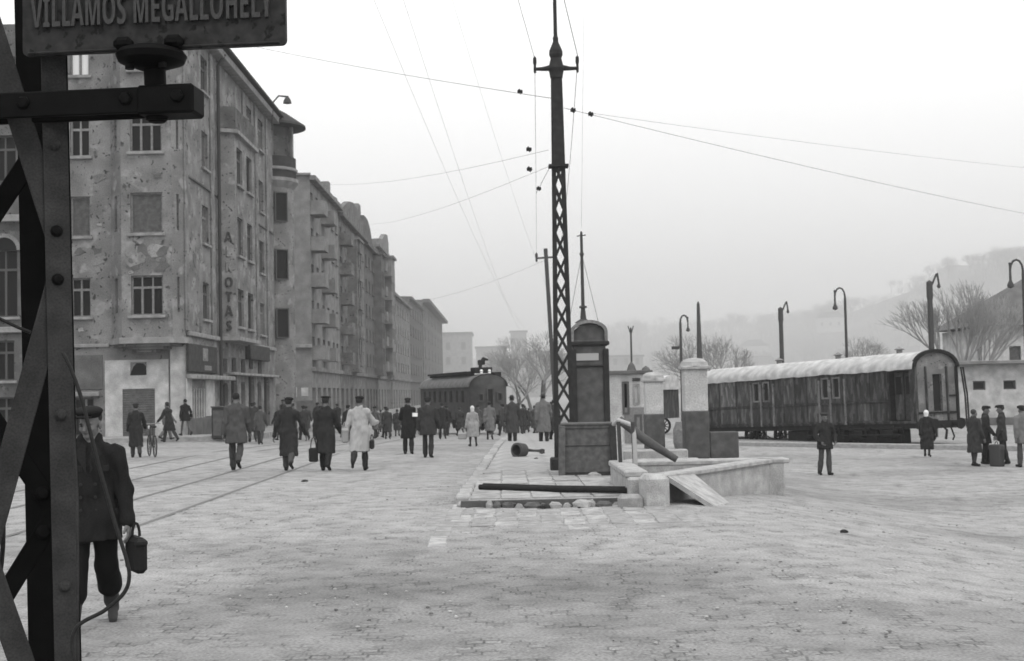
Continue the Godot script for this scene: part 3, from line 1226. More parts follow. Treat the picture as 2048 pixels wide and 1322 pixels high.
	hd.lathe([Vector2(0.0, 1.5), Vector2(0.25, 1.55), Vector2(0.2, 1.75), Vector2(0.06, 1.98), Vector2(0, 2.0)], 10, Transform3D(Basis.IDENTITY, Vector3(0.9, 0, 0)))
	part("lamp_head", hd, M.iron_far, bl)

func arched_building() -> void:
	var t := thing("stone_building", "dark building with tall arched windows behind the foreground lattice post", "building", Vector3(-20.45, 0, -57.4))
	var T := face(Vector3(-12, 0, 0), Vector3.BACK)
	var holes := []
	for c in [11.2, 8.2, 5.2, 2.2]:
		holes.append([c - 0.55, 5.4, c + 0.55, 8.3])
		holes.append([c - 0.4, 2.7, c + 0.4, 4.4])
		holes.append([c - 0.5, 11.2, c + 0.5, 13.2])
		holes.append([c - 0.5, 14.8, c + 0.5, 16.6])
		holes.append([c - 0.6, 0.4, c + 0.6, 2.0])
	var b := B.new()
	b.x = T
	b.wall(12, 18.0, holes, 0.3)
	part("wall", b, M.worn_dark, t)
	var side := B.new()
	side.quad(Vector3(0, 0, 0), Vector3(0, 0, -1.0), Vector3(0, 18, -1.0), Vector3(0, 18, 0))
	part("side_wall", side, M.worn_dark, t)
	for i in holes.size():
		win(t, T, holes[i], "open", M.frame_dark, 0.24)
		if i % 5 < 2:
			sill(t, T, holes[i], M.trim)
		if i % 5 == 0:
			var c: float = (holes[i][0] + holes[i][2]) / 2
			var ar := B.new()
			var poly := PackedVector2Array()
			for k in 13:
				var a := PI * k / 12.0
				poly.append(Vector2(c + cos(a) * 0.72, 8.25 + sin(a) * 0.72))
			for k in 13:
				var a := PI - PI * k / 12.0
				poly.append(Vector2(c + cos(a) * 0.55, 8.25 + sin(a) * 0.55))
			ar.extrude(poly, 0.2, T * Transform3D(Basis.IDENTITY, Vector3(0, 0, 0.1)))
			part("arch", ar, M.worn, t)
			var fan := B.new()
			var pf := PackedVector2Array()
			for k in 13:
				var a := PI * k / 12.0
				pf.append(Vector2(c + cos(a) * 0.55, 8.25 + sin(a) * 0.55))
			fan.extrude(pf, 0.02, T * Transform3D(Basis.IDENTITY, Vector3(0, 0, 0.012)))
			part("fanlight", fan, M.glass, t)
	ledge(t, "cornice", T, 0, 12, 9.6, 0.3, 0.3, M.trim)
	ledge(t, "cornice", T, 0, 12, 4.85, 0.25, 0.2, M.trim)

func street_row() -> void:
	# second house: blank side wall, loggias and balconies
	var t := thing("apartment_building", "tall apartment block with blank grey side wall and stacked balconies, second along the street", "building", Vector3(-13.75, 0, -96.0))
	var side := face(Vector3(-12, 0, 0), Vector3.BACK)
	var b := B.new()
	b.x = side
	b.wall(12, 17.6, [], 0.2, -2.0)
	part("side_wall", b, M.facade_a, t)
	ledge(t, "string_course", side, 6.0, 12.05, 5.35, 0.25, 0.3, M.trim)
	ledge(t, "poster", side, 9.8, 10.9, 2.1, 0.7, 0.03, M.white_wall)
	ledge(t, "poster", side, 11.2, 11.7, 2.1, 0.6, 0.03, M.white_wall)
	ledge(t, "dado", side, 6.0, 12.02, 0.2, 2.6, 0.06, M.facade_c)
	house(t, 16.4, 17.6, [0.9, 3.6, 6.5, 9.3, 12.2, 14.6], 5, M.facade_a, true)
	ledge(t, "coping", side, 0, 12.1, 17.65, 0.18, 0.25, M.trim)
	for p in [[-1.2, 0.35], [-2.6, 0.5]]:
		var ch := B.new()
		ch.box(Vector3(p[0], 17.9, -0.4), Vector3(p[1], 0.6, 0.5), 0.03)
		part("chimney", ch, M.facade_c, t)
	for q in [[18.0, -9.6, 1.2], [17.7, -14.0, 0.6]]:
		var pp := B.new()
		pp.box(Vector3(-0.1, q[0], q[1]), Vector3(0.6, q[2], 0.9), 0.04)
		part("roof_pier", pp, M.facade_a, t)
	t = thing("apartment_building", "apartment block with a gabled roof pier and worn facade, third along the street", "building", Vector3(-13.75, 0, -112.6))
	house(t, 20.2, 17.2, [1.2, 4.4, 7.8, 11.4, 14.8, 17.8], 5, M.facade_b, true)
	oriel(t, 7.8, 4.0, 15.5, M.facade_b)
	var g := B.new()
	g.extrude(PackedVector2Array([Vector2(0, 0), Vector2(20.1, 0), Vector2(20.1, 1.5), Vector2(17.6, 1.6), Vector2(17.4, 2.9), Vector2(15.6, 2.9), Vector2(15.4, 2.2), Vector2(11.0, 2.3), Vector2(8.0, 2.0), Vector2(4.5, 1.2), Vector2(2.0, 0.5), Vector2(0, 0.4)]), 0.5, face(Vector3(0.03, 17.2, 0), Vector3.RIGHT))
	part("gable", g, M.facade_b, t)
	t = thing("apartment_building", "apartment block with a curved stepped gable, fourth along the street", "building", Vector3(-13.75, 0, -133.0))
	house(t, 12.4, 17.0, [1.5, 4.6, 7.8, 10.6], 5, M.facade_c, false)
	oriel(t, 10.6, 3.4, 16.6, M.facade_c)
	g = B.new()
	var poly := PackedVector2Array([Vector2(0, 0), Vector2(12.4, 0), Vector2(12.4, 0.2), Vector2(10, 0.3), Vector2(8, 0.8), Vector2(6, 2.0), Vector2(3.5, 2.6), Vector2(0, 2.6)])
	g.extrude(poly, 0.5, face(Vector3(0.03, 17.0, 0), Vector3.RIGHT))
	part("gable", g, M.facade_c, t)
	t = thing("apartment_building", "tallest apartment block of the row with flat top, fifth along the street", "building", Vector3(-13.75, 0, -145.6))
	house(t, 15.6, 18.2, [1.2, 4.6, 8.0, 11.6, 14.2], 5, M.facade_a, true)
	oriel(t, 11.6, 4.2, 17.6, M.facade_a)
	g = B.new()
	g.extrude(PackedVector2Array([Vector2(0, 0), Vector2(15.5, 0), Vector2(15.5, 1.7), Vector2(14.0, 2.5), Vector2(11.0, 2.3), Vector2(7.0, 1.2), Vector2(4.0, 1.0), Vector2(0, 0.5)]), 0.5, face(Vector3(0.03, 18.2, 0), Vector3.RIGHT))
	part("gable", g, M.facade_a, t)
	t = thing("apartment_building", "lower four-storey house with a thin chimney, sixth along the street", "building", Vector3(-13.55, 0, -161.5))
	house(t, 30.5, 14.2, [2, 6, 10, 14, 18, 22, 27], 4, M.facade_d, false)
	g = B.new()
	g.box(Vector3(-1.0, 16.6, -13), Vector3(0.8, 3.6, 0.8), 0.05)
	part("chimney", g, M.facade_d, t)
	t = thing("apartment_building", "stepped grey house beyond the thin chimney, seventh along the street", "building", Vector3(-13.6, 0, -192.4))
	house(t, 30.0, 15.8, [2.5, 8, 13.5, 19, 25], 4, M.facade_c, false)
	t = thing("apartment_building", "flat-topped pale house closing the street row, last before the haze", "building", Vector3(-13.5, 0, -222.8))
	house(t, 68.0, 17.4, [5, 16, 27, 38, 49, 60], 4, M.facade_b, false)
	ledge(t, "cornice", face(Vector3.ZERO, Vector3.RIGHT), -0.4, 68.6, 17.2, 0.6, 1.2, M.facade_c)

func oriel(t: Node3D, c: float, w: float, top: float, mt: Material) -> void:  # a bay that stands out over the street, with a window on each floor
	var T := face(Vector3(0.85, 0, 0), Vector3.RIGHT)
	T.origin += T.basis.x * (c - w / 2)
	var holes := []
	var k := int((top - 4.4) / 2.7)
	for f in k:
		for u in [0.28, 0.72]:
			holes.append([w * u - 0.5, 5.0 + f * 2.7, w * u + 0.5, 6.75 + f * 2.7])
	var b := B.new()
	b.x = T
	b.wall(w, top, holes, 0.2, 4.0)
	b.box(Vector3(0.0, (top + 4.0) / 2, -0.43), Vector3(0.1, top - 4.0, 0.84))
	b.box(Vector3(w, (top + 4.0) / 2, -0.43), Vector3(0.1, top - 4.0, 0.84))
	b.box(Vector3(w / 2, top + 0.1, -0.35), Vector3(w + 0.4, 0.22, 1.2))
	b.box(Vector3(w / 2, 3.95, -0.4), Vector3(w + 0.2, 0.25, 1.0))
	part("oriel", b, mt, t)
	for h in holes:
		win(t, T, h, "open", M.frame_dark, 0.15)

func patches(t: Node3D, T: Transform3D, w: float, spots: Array, sd: int, holes: Array) -> void:  # plaster broken away or hanging loose, each patch a thin uneven shell
	var r := RandomNumberGenerator.new()
	r.seed = sd
	for s in spots:
		for k in int(s[4]):
			var c := Vector2(clampf(s[0] + r.randfn() * s[2], 0.4, w - 0.4), s[1] + r.randfn() * s[3])
			var rad := r.randf_range(0.07, 0.32)
			var clear := c.y - rad > 4.7
			for h in holes:
				if c.x + rad * 1.6 > h[0] - 0.1 and c.x - rad * 1.6 < h[2] + 0.1 and c.y + rad * 1.25 > h[1] - 0.15 and c.y - rad * 1.25 < h[3]:
					clear = false
			if not clear:
				continue
			var poly := PackedVector2Array()
			var n := 9
			for i in n:
				var a := TAU * i / n
				poly.append(c + Vector2(cos(a) * 1.3, sin(a)) * rad * r.randf_range(0.55, 1.25))
			var b := B.new()
			b.extrude(poly, 0.03, T * Transform3D(Basis.IDENTITY, Vector3(0, 0, r.randf_range(0.012, 0.03))))
			part("plaster_patch", b, [M.worn_pale, M.facade_d, M.facade_c, M.facade_a][r.randi() % 4], t)

func house(t: Node3D, length: float, top: float, cols: Array, floors: int, mt: Material, balconies: bool) -> void:
	var T := face(Vector3.ZERO, Vector3.RIGHT)
	var base := 4.0
	var pitch := (top - base - 0.6) / floors
	var holes := []
	for f in floors:
		for c in cols:
			holes.append([c - 0.62, base + f * pitch + 0.75, c + 0.62, base + f * pitch + pitch - 0.55])
	var nw := holes.size()
	for i in cols.size():
		holes.append([cols[i] - 0.85, -0.3, cols[i] + 0.85, 2.4])
	var b := B.new()
	b.x = T
	b.wall(length, top, holes, 0.35, -2.2)
	b.x = Transform3D.IDENTITY
	b.quad(Vector3(-12, -2.2, -0.01), Vector3(0, -2.2, -0.01), Vector3(0, top, -0.01), Vector3(-12, top, -0.01))
	b.quad(Vector3(-12, -2.2, -length), Vector3(-12, top, -length), Vector3(0, top, -length), Vector3(0, -2.2, -length))
	b.quad(Vector3(0, top, 0), Vector3(0, top, -length), Vector3(-12, top, -length), Vector3(-12, top, 0))
	part("wall", b, mt, t)
	for i in holes.size():
		win(t, T, holes[i], "hole" if i >= nw else ["open", "open", "blind", "open", "pale", "open", "hole"][(i * 5 + int(length)) % 7], M.frame_dark, 0.3)
		if i < nw:
			sill(t, T, holes[i], mt)
	ledge(t, "cornice", T, -0.1, length + 0.1, top - 0.2, 0.35, 0.45, mt)
	ledge(t, "string_course", T, 0, length, 3.7, 0.3, 0.25, mt)
	if balconies:
		for f in floors:
			for k in [0, 2]:
				var u: float = cols[k] + 0.2
				var v := base + f * pitch + 0.45
				var q := B.new()
				q.x = T
				q.box(Vector3(u, v, 0.5), Vector3(2.0, 0.14, 1.0))
				q.box(Vector3(u, v + 0.5, 0.97), Vector3(2.0, 0.86, 0.06))
				q.box(Vector3(u - 0.97, v + 0.5, 0.47), Vector3(0.06, 0.86, 0.93))
				q.box(Vector3(u + 0.97, v + 0.5, 0.47), Vector3(0.06, 0.86, 0.93))
				part("balcony", q, mt, t)

func far_town() -> void:
	# houses that close the street in the haze
	var specs := [[-14, -330, 12, 14, 17.5, "hazy corner house at the far end of the street"], [-4, -380, 9, 10, 15.5, "pale hazy house right of the street's far corner house"], [4, -400, 5, 6, 21.0, "thin hazy tower closing the street"], [10, -370, 10, 8, 13.5, "low hazy house beside the thin tower"], [22, -420, 14, 12, 14.0, "wide hazy house behind the bare trees"], [34, -380, 10, 10, 12.0, "small hazy house left of the hillside"]]
	for s in specs:
		var t := thing("house", s[5], "house", Vector3(s[0] * 1.7, -1.5, s[1] * 1.7))
		t.scale = Vector3.ONE * 1.6
		var b := B.new()
		var holes := []
		for f in int(s[4] / 4):
			for c in 3:
				var u: float = s[2] * (c + 0.5) / 3.0
				holes.append([u - 0.6, 2.0 + f * 3.8, u + 0.6, 4.0 + f * 3.8])
		b.x = face(Vector3(-s[2] / 2.0, 0, 0), Vector3.BACK)
		b.wall(s[2], s[4], holes, 0.3)
		b.x = Transform3D.IDENTITY
		b.box(Vector3(0, s[4] / 2.0, -s[3] / 2.0 - 0.4), Vector3(s[2], s[4], s[3]))
		part("wall", b, M.facade_d, t)
		for h in holes:
			win(t, face(Vector3(-s[2] / 2.0, 0, 0), Vector3.BACK), h, "hole", M.frame_dark)
		var r := B.new()
		r.box(Vector3(0, s[4] + 0.25, -s[3] / 2.0), Vector3(s[2] + 0.8, 0.5, s[3] + 1.2))
		part("roof", r, M.roof, t)
	# hills
	var hb := PackedVector3Array()
	var idx := PackedInt32Array()
	var nz := FastNoiseLite.new()
	nz.seed = 3
	nz.frequency = 0.006
	nz.fractal_octaves = 4
	var NX := 70
	var NZ := 34
	for j in NZ + 1:
		for i in NX + 1:
			var Z := -620.0 - j * 60.0
			var X := -640.0 + i * 40.0
			var a := X / -Z
			var an := a + nz.get_noise_2d(X * 0.6, Z * 0.6) * 0.03
			var rise := 0.026 + 0.016 * smoothstep(0.0, 0.1, an) + 0.014 * smoothstep(0.16, 0.28, an) + 0.034 * smoothstep(0.285, 0.35, an)
			var y := rise * -Z * smoothstep(600, 1120, -Z) + nz.get_noise_2d(X, Z) * 12.0 * smoothstep(620, 900, -Z) - 4.0
			hb.append(Vector3(X, y, Z))
			if i < NX and j < NZ:
				var q := j * (NX + 1) + i
				idx.append_array(PackedInt32Array([q, q + NX + 1, q + 1, q + 1, q + NX + 1, q + NX + 2]))
	var st := SurfaceTool.new()
	st.begin(Mesh.PRIMITIVE_TRIANGLES)
	st.set_smooth_group(0)
	for i in idx:
		st.add_vertex(hb[i])
	st.index()
	st.generate_normals()
	var hl := partm("hills", st.commit(), M.hill, self)
	hl.set_meta("kind", "structure")
	hill_y = func(X: float, Z: float) -> float:
		var i := clampi(int(round((X + 640.0) / 40.0)), 0, NX)
		var j := clampi(int(round((-Z - 620.0) / 60.0)), 0, NZ)
		return hb[j * (NX + 1) + i].y
	# houses on the hillside
	var places := [[60, -420], [84, -445], [104, -430], [120, -470], [142, -440], [150, -500], [172, -470], [96, -520], [70, -500], [132, -545]]
	for k in places.size():
		var p: Array = places[k]
		var t := thing("hillside_house", "small pale hipped house on the hazy hillside, one of a scattering", "house", Vector3(p[0] * 1.75, hill_y.call(p[0] * 1.75, p[1] * 1.75) - 1.5, p[1] * 1.75), 0.3 * (k % 3 - 1), "pale houses on the hazy hillside")
		var w := 11.0 + (k * 3) % 5
		var b := B.new()
		t.scale = Vector3.ONE * 1.5
		b.box(Vector3(0, 3.5, 0), Vector3(w, 7, 8))
		part("wall", b, M.white_wall, t)
		var r := B.new()
		var e := w / 2 + 0.5
		var A := [Vector3(-e, 7, 4.5), Vector3(e, 7, 4.5), Vector3(e, 7, -4.5), Vector3(-e, 7, -4.5), Vector3(-e + 3.5, 10, 0), Vector3(e - 3.5, 10, 0)]
		r.quad(A[0], A[1], A[5], A[4])
		r.quad(A[2], A[3], A[4], A[5])
		r.tri(A[1], A[2], A[5])
		r.tri(A[3], A[0], A[4])
		part("roof", r, M.roof, t)
		for u in [-0.3, 0.0, 0.3]:
			var q := B.new()
			q.box(Vector3(u * w, 4.0, 4.0), Vector3(0.9, 1.5, 0.1))
			part("window", q, M.glass, t)

var hill_y: Callable

func right_houses() -> void:
	# long white outbuilding behind the carriage
	var t := thing("white_outbuilding", "long low white building with small square windows behind the railway carriage", "building", Vector3(24.0, -0.7, -75.0))
	var T := face(Vector3(-8, 0, 0), Vector3.BACK)
	var holes := []
	for u in [8.4, 10.3, 12.0, 14.9, 18.0, 20.0]:
		holes.append([u - 0.35, 2.05, u + 0.35, 2.55])
	holes.append([13.0, 0.0, 14.2, 2.5])
	holes.append([15.6, 0.0, 16.8, 2.5])
	var b := B.new()
	b.x = T
	b.wall(24, 3.45, holes, 0.2)
	b.x = Transform3D.IDENTITY
	b.box(Vector3(4, 1.7, -3.3), Vector3(23.9, 3.3, 6.0))
	part("wall", b, M.white_wall, t)
	for i in holes.size():
		win(t, T, holes[i], "hole", M.frame_dark)
	ledge(t, "plinth", T, 0, 12.9, 0.25, 0.5, 0.08, M.facade_c)
	var r := B.new()
	r.box(Vector3(4, 3.56, -3.0), Vector3(24.8, 0.2, 7.4), 0.03)
	part("roof", r, M.facade_a, t)
	# taller pale house with hipped roof behind it
	t = thing("pale_house", "taller pale house with dark pitched roof, right behind the low white building", "house", Vector3(36.5, -0.7, -92.0))
	T = face(Vector3(-4, 0, 0), Vector3.BACK)
	holes = []
	for u in [2.3, 4.6, 7.0, 9.4]:
		holes.append([u - 0.4, 3.4, u + 0.4, 4.9])
	b = B.new()
	b.x = T
	b.wall(14, 6.4, holes, 0.2)
	b.x = Transform3D.IDENTITY
	b.box(Vector3(3, 3.1, -4.3), Vector3(13.9, 6.2, 8.0))
	part("wall", b, M.white_wall, t)
	for h in holes:
		win(t, T, h, "blind", M.facade_c)
	r = B.new()
	var A := [Vector3(-4.7, 6.3, 0.6), Vector3(10.6, 6.3, 0.6), Vector3(10.6, 6.3, -9), Vector3(-4.7, 6.3, -9), Vector3(0.6, 9.8, -4.2), Vector3(6, 9.8, -4.2)]
	r.quad(A[0], A[1], A[5], A[4])
	r.quad(A[2], A[3], A[4], A[5])
	r.tri(A[1], A[2], A[5])
	r.tri(A[3], A[0], A[4])
	r.quad(A[0], A[3], A[2], A[1])
	part("roof", r, M.facade_c, t)
	# pavement of the corner block, low ledge before the carriage
	var p := B.new()
	p.box(Vector3(-24.9, 0.06, -57.5), Vector3(27, 0.32, 2.1), 0.04)
	p.box(Vector3(-13.0, -1.0, -158), Vector3(3.4, 2.2, 199))
	struct("pavement", p, M.slab)
	var k := B.new()
	k.bar(Vector3(7.5, -0.6, -57.5), Vector3(19.5, -0.58, -44.5), 0.5, 0.3, Vector3(0.7, 0, 0.7), 0.03)
	k.bar(Vector3(19.3, -0.582, -44.6), Vector3(34, -0.58, -42.5), 0.5, 0.29, Vector3(0.7, 0, 0.7), 0.03)
	struct("platform_kerb", k, M.kerb)

# ---------------------------------------------------------------- vehicles
func arch_profile(w: float, y0: float, eave: float, crown: float, k := 12) -> PackedVector2Array:
	var p := PackedVector2Array([Vector2(0, y0), Vector2(w, y0), Vector2(w, eave)])
	for i in range(1, k):
		var a := PI * i / k
		p.append(Vector2(w / 2 + cos(a) * w / 2, eave + sin(a) * (crown - eave)))
	p.append(Vector2(0, eave))
	return p

func wheel(parent: Node3D, at: Vector3, r: float, axis_x := true) -> void:
	var xf := Transform3D(Basis(Vector3.BACK, PI / 2), at) if axis_x else Transform3D(Basis(Vector3.RIGHT, PI / 2), at)
	var b := B.new()
	b.lathe([Vector2(r - 0.08, -0.07), Vector2(r, -0.06), Vector2(r + 0.03, 0.03), Vector2(r + 0.03, 0.06), Vector2(r - 0.08, 0.07), Vector2(r - 0.08, -0.07)], 20, xf)
	var w := part("wheel", b, M.under, parent)
	var h := B.new()
	h.lathe([Vector2(0, -0.1), Vector2(0.1, -0.1), Vector2(0.12, 0.1), Vector2(0, 0.1)], 10, xf)
	for i in 5:
		var a := TAU * i / 10.0
		var d := xf.basis * Vector3(cos(a), 0, sin(a)) * (r - 0.07)
		h.bar(at - d, at + d, 0.05, 0.04, xf.basis.y)
	part("spokes", h, M.under, w)

func derailed_tram() -> void:
	var t := thing("railcar", "dark round-roofed motor railcar standing askew across the roadway, collector folded on its roof", "railcar", Vector3(-2.2, -0.6, -80.0), deg_to_rad(16.4))
	var w := 2.3
	var l := 13.0
	var pr := arch_profile(w, 0.75, 2.75, 3.45)
	var b := B.new()
	# sides with window openings
	var holes := []
	for i in 8:
		holes.append([1.0 + i * 1.45, 1.75, 1.75 + i * 1.45, 2.6])
	var SL := Transform3D(Basis(Vector3(0, 0, 1), Vector3.UP, Vector3(-1, 0, 0)), Vector3(0, 0, -l))
	b.x = SL
	b.wall(l, 2.75, holes, 0.08, 0.75)
	part("side_wall", b, M.tram, t)
	b = B.new()
	b.x = Transform3D(Basis(Vector3(0, 0, -1), Vector3.UP, Vector3(1, 0, 0)), Vector3(w, 0, 0))
	b.wall(l, 2.75, holes, 0.08, 0.75)
	part("side_wall", b, M.tram, t)
	for h in holes:
		win(t, SL, h, "hole", M.tram, 0.06)
	# rounded ends
	for e in 2:
		var q := B.new()
		var z0 := 0.0 if e == 0 else -l
		var s := 1.0 if e == 0 else -1.0
		var prev := []
		for k in 9:
			var a := PI * k / 8.0
			var x := w / 2 - cos(a) * w / 2
			var z := z0 + s * sin(a) * 0.35
			var crown := 2.75 + sin(a) * 0.7
			var cur := [Vector3(x, 0.75, z), Vector3(x, crown - 0.0, z - s * 0.05 * sin(a))]
			if k > 0:
				var nn := Vector3(-cos(a), 0, s * sin(a))
				var np := Vector3(-cos(a - PI / 8), 0, s * sin(a - PI / 8))
				q.tn(prev[0], cur[0], cur[1], np, nn, nn)
				q.tn(prev[0], cur[1], prev[1], np, nn, np)
			prev = cur
		part("end_wall", q, M.tram, t)
	var E := Transform3D(Basis.IDENTITY, Vector3(0, 0, 0.33))
	win(t, E, [0.45, 1.85, 0.8, 2.35], "hole", M.tram, -0.02)
	win(t, E, [0.97, 1.55, 1.4, 2.65], "hole", M.tram, -0.05)
	win(t, E, [1.6, 1.85, 1.95, 2.4], "hole", M.tram, -0.02)
	var bf := B.new()
	bf.box(Vector3(w / 2, 0.9, 0.35), Vector3(w * 0.8, 0.3, 0.15), 0.04)
	for x in [0.55, 1.75]:
		bf.tube([Vector3(x, 0.95, 0.4), Vector3(x, 0.95, 0.75)], 0.09, 8)
		bf.tube([Vector3(x, 0.95, 0.75), Vector3(x, 0.95, 0.8)], 0.2, 12)
	part("buffer_beam", bf, M.under, t)
	# roof
	var r := B.new()
	var prev2 := []
	for k in 13:
		var a := PI * k / 12.0
		var x := w / 2 - cos(a) * (w / 2 + 0.07)
		var y := 2.72 + sin(a) * 0.78
		var cur := [Vector3(x, y, 0.2), Vector3(x, y, -l - 0.2), Vector3(-cos(a), sin(a), 0)]
		if k > 0:
			r.tn(prev2[0], cur[0], cur[1], prev2[2], cur[2], cur[2])
			r.tn(prev2[0], cur[1], prev2[1], prev2[2], cur[2], prev2[2])
		prev2 = cur
	part("roof", r, M.tram_roof, t)
	var wk := B.new()
	wk.box(Vector3(0.55, 3.62, -6.6), Vector3(0.6, 0.12, 10.5))
	for i in 9:
		wk.box(Vector3(0.55, 3.5, -1.7 - i * 1.2), Vector3(0.5, 0.16, 0.08))
	part("roof_walkway", wk, M.under, t)
	var eq := B.new()
	eq.box(Vector3(1.0, 3.72, -0.8), Vector3(1.1, 0.34, 1.0), 0.03)
	eq.box(Vector3(1.9, 3.45, -1.0), Vector3(0.4, 0.3, 1.4), 0.03)
	part("roof_equipment", eq, M.under, t)
	for p in [[0.85, -0.25], [1.35, -0.25]]:
		var ins := B.new()
		ins.lathe([Vector2(0, 3.45), Vector2(0.1, 3.48), Vector2(0.07, 3.56), Vector2(0.11, 3.62), Vector2(0.06, 3.7), Vector2(0, 3.72)], 10, Transform3D(Basis.IDENTITY, Vector3(p[0], 0.05, p[1])))
		part("insulator", ins, M.porcelain, t)
	var cl := B.new()
	cl.tube([Vector3(0.9, 3.8, -0.7), Vector3(0.95, 4.15, -0.8), Vector3(1.2, 4.42, -1.0), Vector3(1.5, 4.35, -1.1)], [0.1, 0.12, 0.11, 0.06], 6)
	cl.box(Vector3(1.05, 4.2, -0.95), Vector3(0.35, 0.3, 0.5), 0.04)
	part("collector", cl, M.under, t)
	var uf := B.new()
	uf.box(Vector3(w / 2, 0.62, -l / 2), Vector3(w * 0.8, 0.26, l - 0.6))
	part("underframe", uf, M.under, t)
	for z in [-1.8, -4.2, -9.0, -11.4]:
		for x in [0.35, w - 0.35]:
			wheel(t, Vector3(x, 0.46, z), 0.42)

func railway_carriage() -> void:
	var t := thing("railway_carriage", "weathered dark railway carriage with pale canvas roof dragged across the square", "railway carriage", Vector3(15.85, -0.62, -52.3), deg_to_rad(27))
	t.rotation.x = deg_to_rad(-1.5)
	var w := 2.28
	var l := 14.2
	var carr := [M.carriage, M.carriage_b, M.carriage_c]
	var SL := Transform3D(Basis(Vector3(0, 0, 1), Vector3.UP, Vector3(-1, 0, 0)), Vector3(0, 0, -l))  # u from far end to near end
	var U := func(d: float) -> float: return l - d
	var holes := []
	for d in [4.5, 5.2, 9.2, 9.9]:
		holes.append([U.call(d) - 0.24, 1.95, U.call(d) + 0.24, 2.85])
	var ves := [U.call(1.45), 0.95, U.call(0.25), 2.9]
	var b := B.new()
	b.x = SL
	b.wall(l, 3.05, holes + [ves], 0.1, 0.85)
	var pans := [1.62, 2.5, 3.3, 4.1, 5.6, 6.4, 7.2, 8.0, 8.8, 10.3, 11.4, 12.7, 14.1]
	for i in pans.size() - 1:
		if i == 3 or i == 8:
			continue
		for r in [[1.0, 1.7], [1.8, 2.95]]:
			var pb := B.new()
			pb.x = SL
			pb.box(Vector3(l - (pans[i] + pans[i + 1]) / 2, (r[0] + r[1]) / 2, 0.004), Vector3(pans[i + 1] - pans[i] - 0.09, r[1] - r[0], 0.02), 0.006)
			part("side_panel", pb, carr[[0, 0, 0, 0, 1, 0, 1, 0, 2, 1, 2, 1][i] if r[0] > 1.5 else [0, 1, 0, 0, 1, 0, 0, 0, 1, 1, 1, 0][i]], t)
	part("side_wall", b, M.carriage, t)
	b = B.new()
	b.x = Transform3D(Basis(Vector3(0, 0, -1), Vector3.UP, Vector3(1, 0, 0)), Vector3(w, 0, 0))
	b.wall(l, 3.05, [], 0.1, 0.85)
	part("side_wall", b, M.carriage, t)
	for h in holes:
		win(t, SL, h, "hole", M.carriage_end, 0.07)
	# near vestibule: dark recess, two door leaves
	var vs := B.new()
	vs.x = SL
	vs.quad(Vector3(ves[0], ves[1], -0.5), Vector3(ves[2], ves[1], -0.5), Vector3(ves[2], ves[3], -0.5), Vector3(ves[0], ves[3], -0.5))
	for e in [ves[0], ves[2]]:
		vs.quad(Vector3(e, ves[1], -0.5), Vector3(e, ves[1], -0.1), Vector3(e, ves[3], -0.1), Vector3(e, ves[3], -0.5))
	vs.quad(Vector3(ves[0], ves[3], -0.5), Vector3(ves[2], ves[3], -0.5), Vector3(ves[2], ves[3], -0.1), Vector3(ves[0], ves[3], -0.1))
	part("vestibule", vs, M.under, t)
	for k in 2:
		var q := B.new()
		q.x = SL
		var c: float = lerpf(ves[0], ves[2], 0.28 + 0.46 * k)
		q.box(Vector3(c, 1.92, -0.3), Vector3(0.5, 1.9, 0.06), 0.015)
		var dr := part("door", q, M.carriage if k == 0 else M.crate_dark, t)
		var p := B.new()
		p.x = SL
		p.box(Vector3(c, 2.35, -0.265), Vector3(0.3, 0.7, 0.02))
		part("pane", p, M.glass, dr)
	# side boards: vertical battens and rails
	for d in [1.62, 2.5, 3.3, 4.1, 5.6, 6.4, 7.2, 8.0, 8.8, 10.3, 11.4, 12.7, 14.1]:
		var q := B.new()
		q.x = SL
		q.box(Vector3(U.call(d), 1.95, 0.018), Vector3(0.07, 2.1, 0.04))
		part("batten", q, M.carriage, t)
	for v in [0.95, 1.75, 2.98]:
		var q := B.new()
		q.x = SL
		q.box(Vector3((l - 1.5) / 2, v, 0.025), Vector3(l - 1.5, 0.07, 0.05))
		part("rail_strip", q, M.carriage, t)
	for d in [4.05, 4.95, 5.65, 8.75, 9.65, 10.35]:
		var q := B.new()
		q.x = SL
		q.box(Vector3(U.call(d) + 0.1, 1.8, 0.04), Vector3(0.1, 1.9, 0.05))
		part("door_post", q, M.carriage_end, t)
	# end wall with doorway and gangway arch
	var ed := B.new()
	var dw := [0.98, 1.3, 1.46, 2.75]
	ed.wall(w, 3.05, [dw], 0.12, 0.85)
	var cap := PackedVector2Array()
	for i in 13:
		var a := PI * i / 12.0
		cap.append(Vector2(w / 2 + cos(a) * w / 2, 3.05 + sin(a) * 0.62))
	ed.extrude(cap, 0.1)
	part("end_wall", ed, M.carriage_end, t)
	var dk := B.new()
	dk.quad(Vector3(dw[0], dw[1], -0.11), Vector3(dw[2], dw[1], -0.11), Vector3(dw[2], dw[3], -0.11), Vector3(dw[0], dw[3], -0.11))
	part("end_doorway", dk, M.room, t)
	for x in [0.06, 0.6, 1.7, 2.22]:
		var q := B.new()
		q.box(Vector3(x, 1.95, 0.035), Vector3(0.08 if x > 0.1 and x < 2.2 else 0.13, 2.2, 0.07), 0.01)
		part("end_post", q, M.carriage if x < 2 else M.under, t)
	var rim := B.new()
	var ro := PackedVector2Array()
	for i in 17:
		var a := PI * i / 16.0
		ro.append(Vector2(w / 2 + cos(a) * (w / 2 + 0.06), 3.03 + sin(a) * 0.7))
	for i in 17:
		var a := PI - PI * i / 16.0
		ro.append(Vector2(w / 2 + cos(a) * (w / 2 - 0.06), 3.03 + sin(a) * 0.57))
	rim.extrude(ro, 0.16, Transform3D(Basis.IDENTITY, Vector3(0, 0, 0.12)))
	part("roof_hoop", rim, M.under, t)
	var xr := B.new()
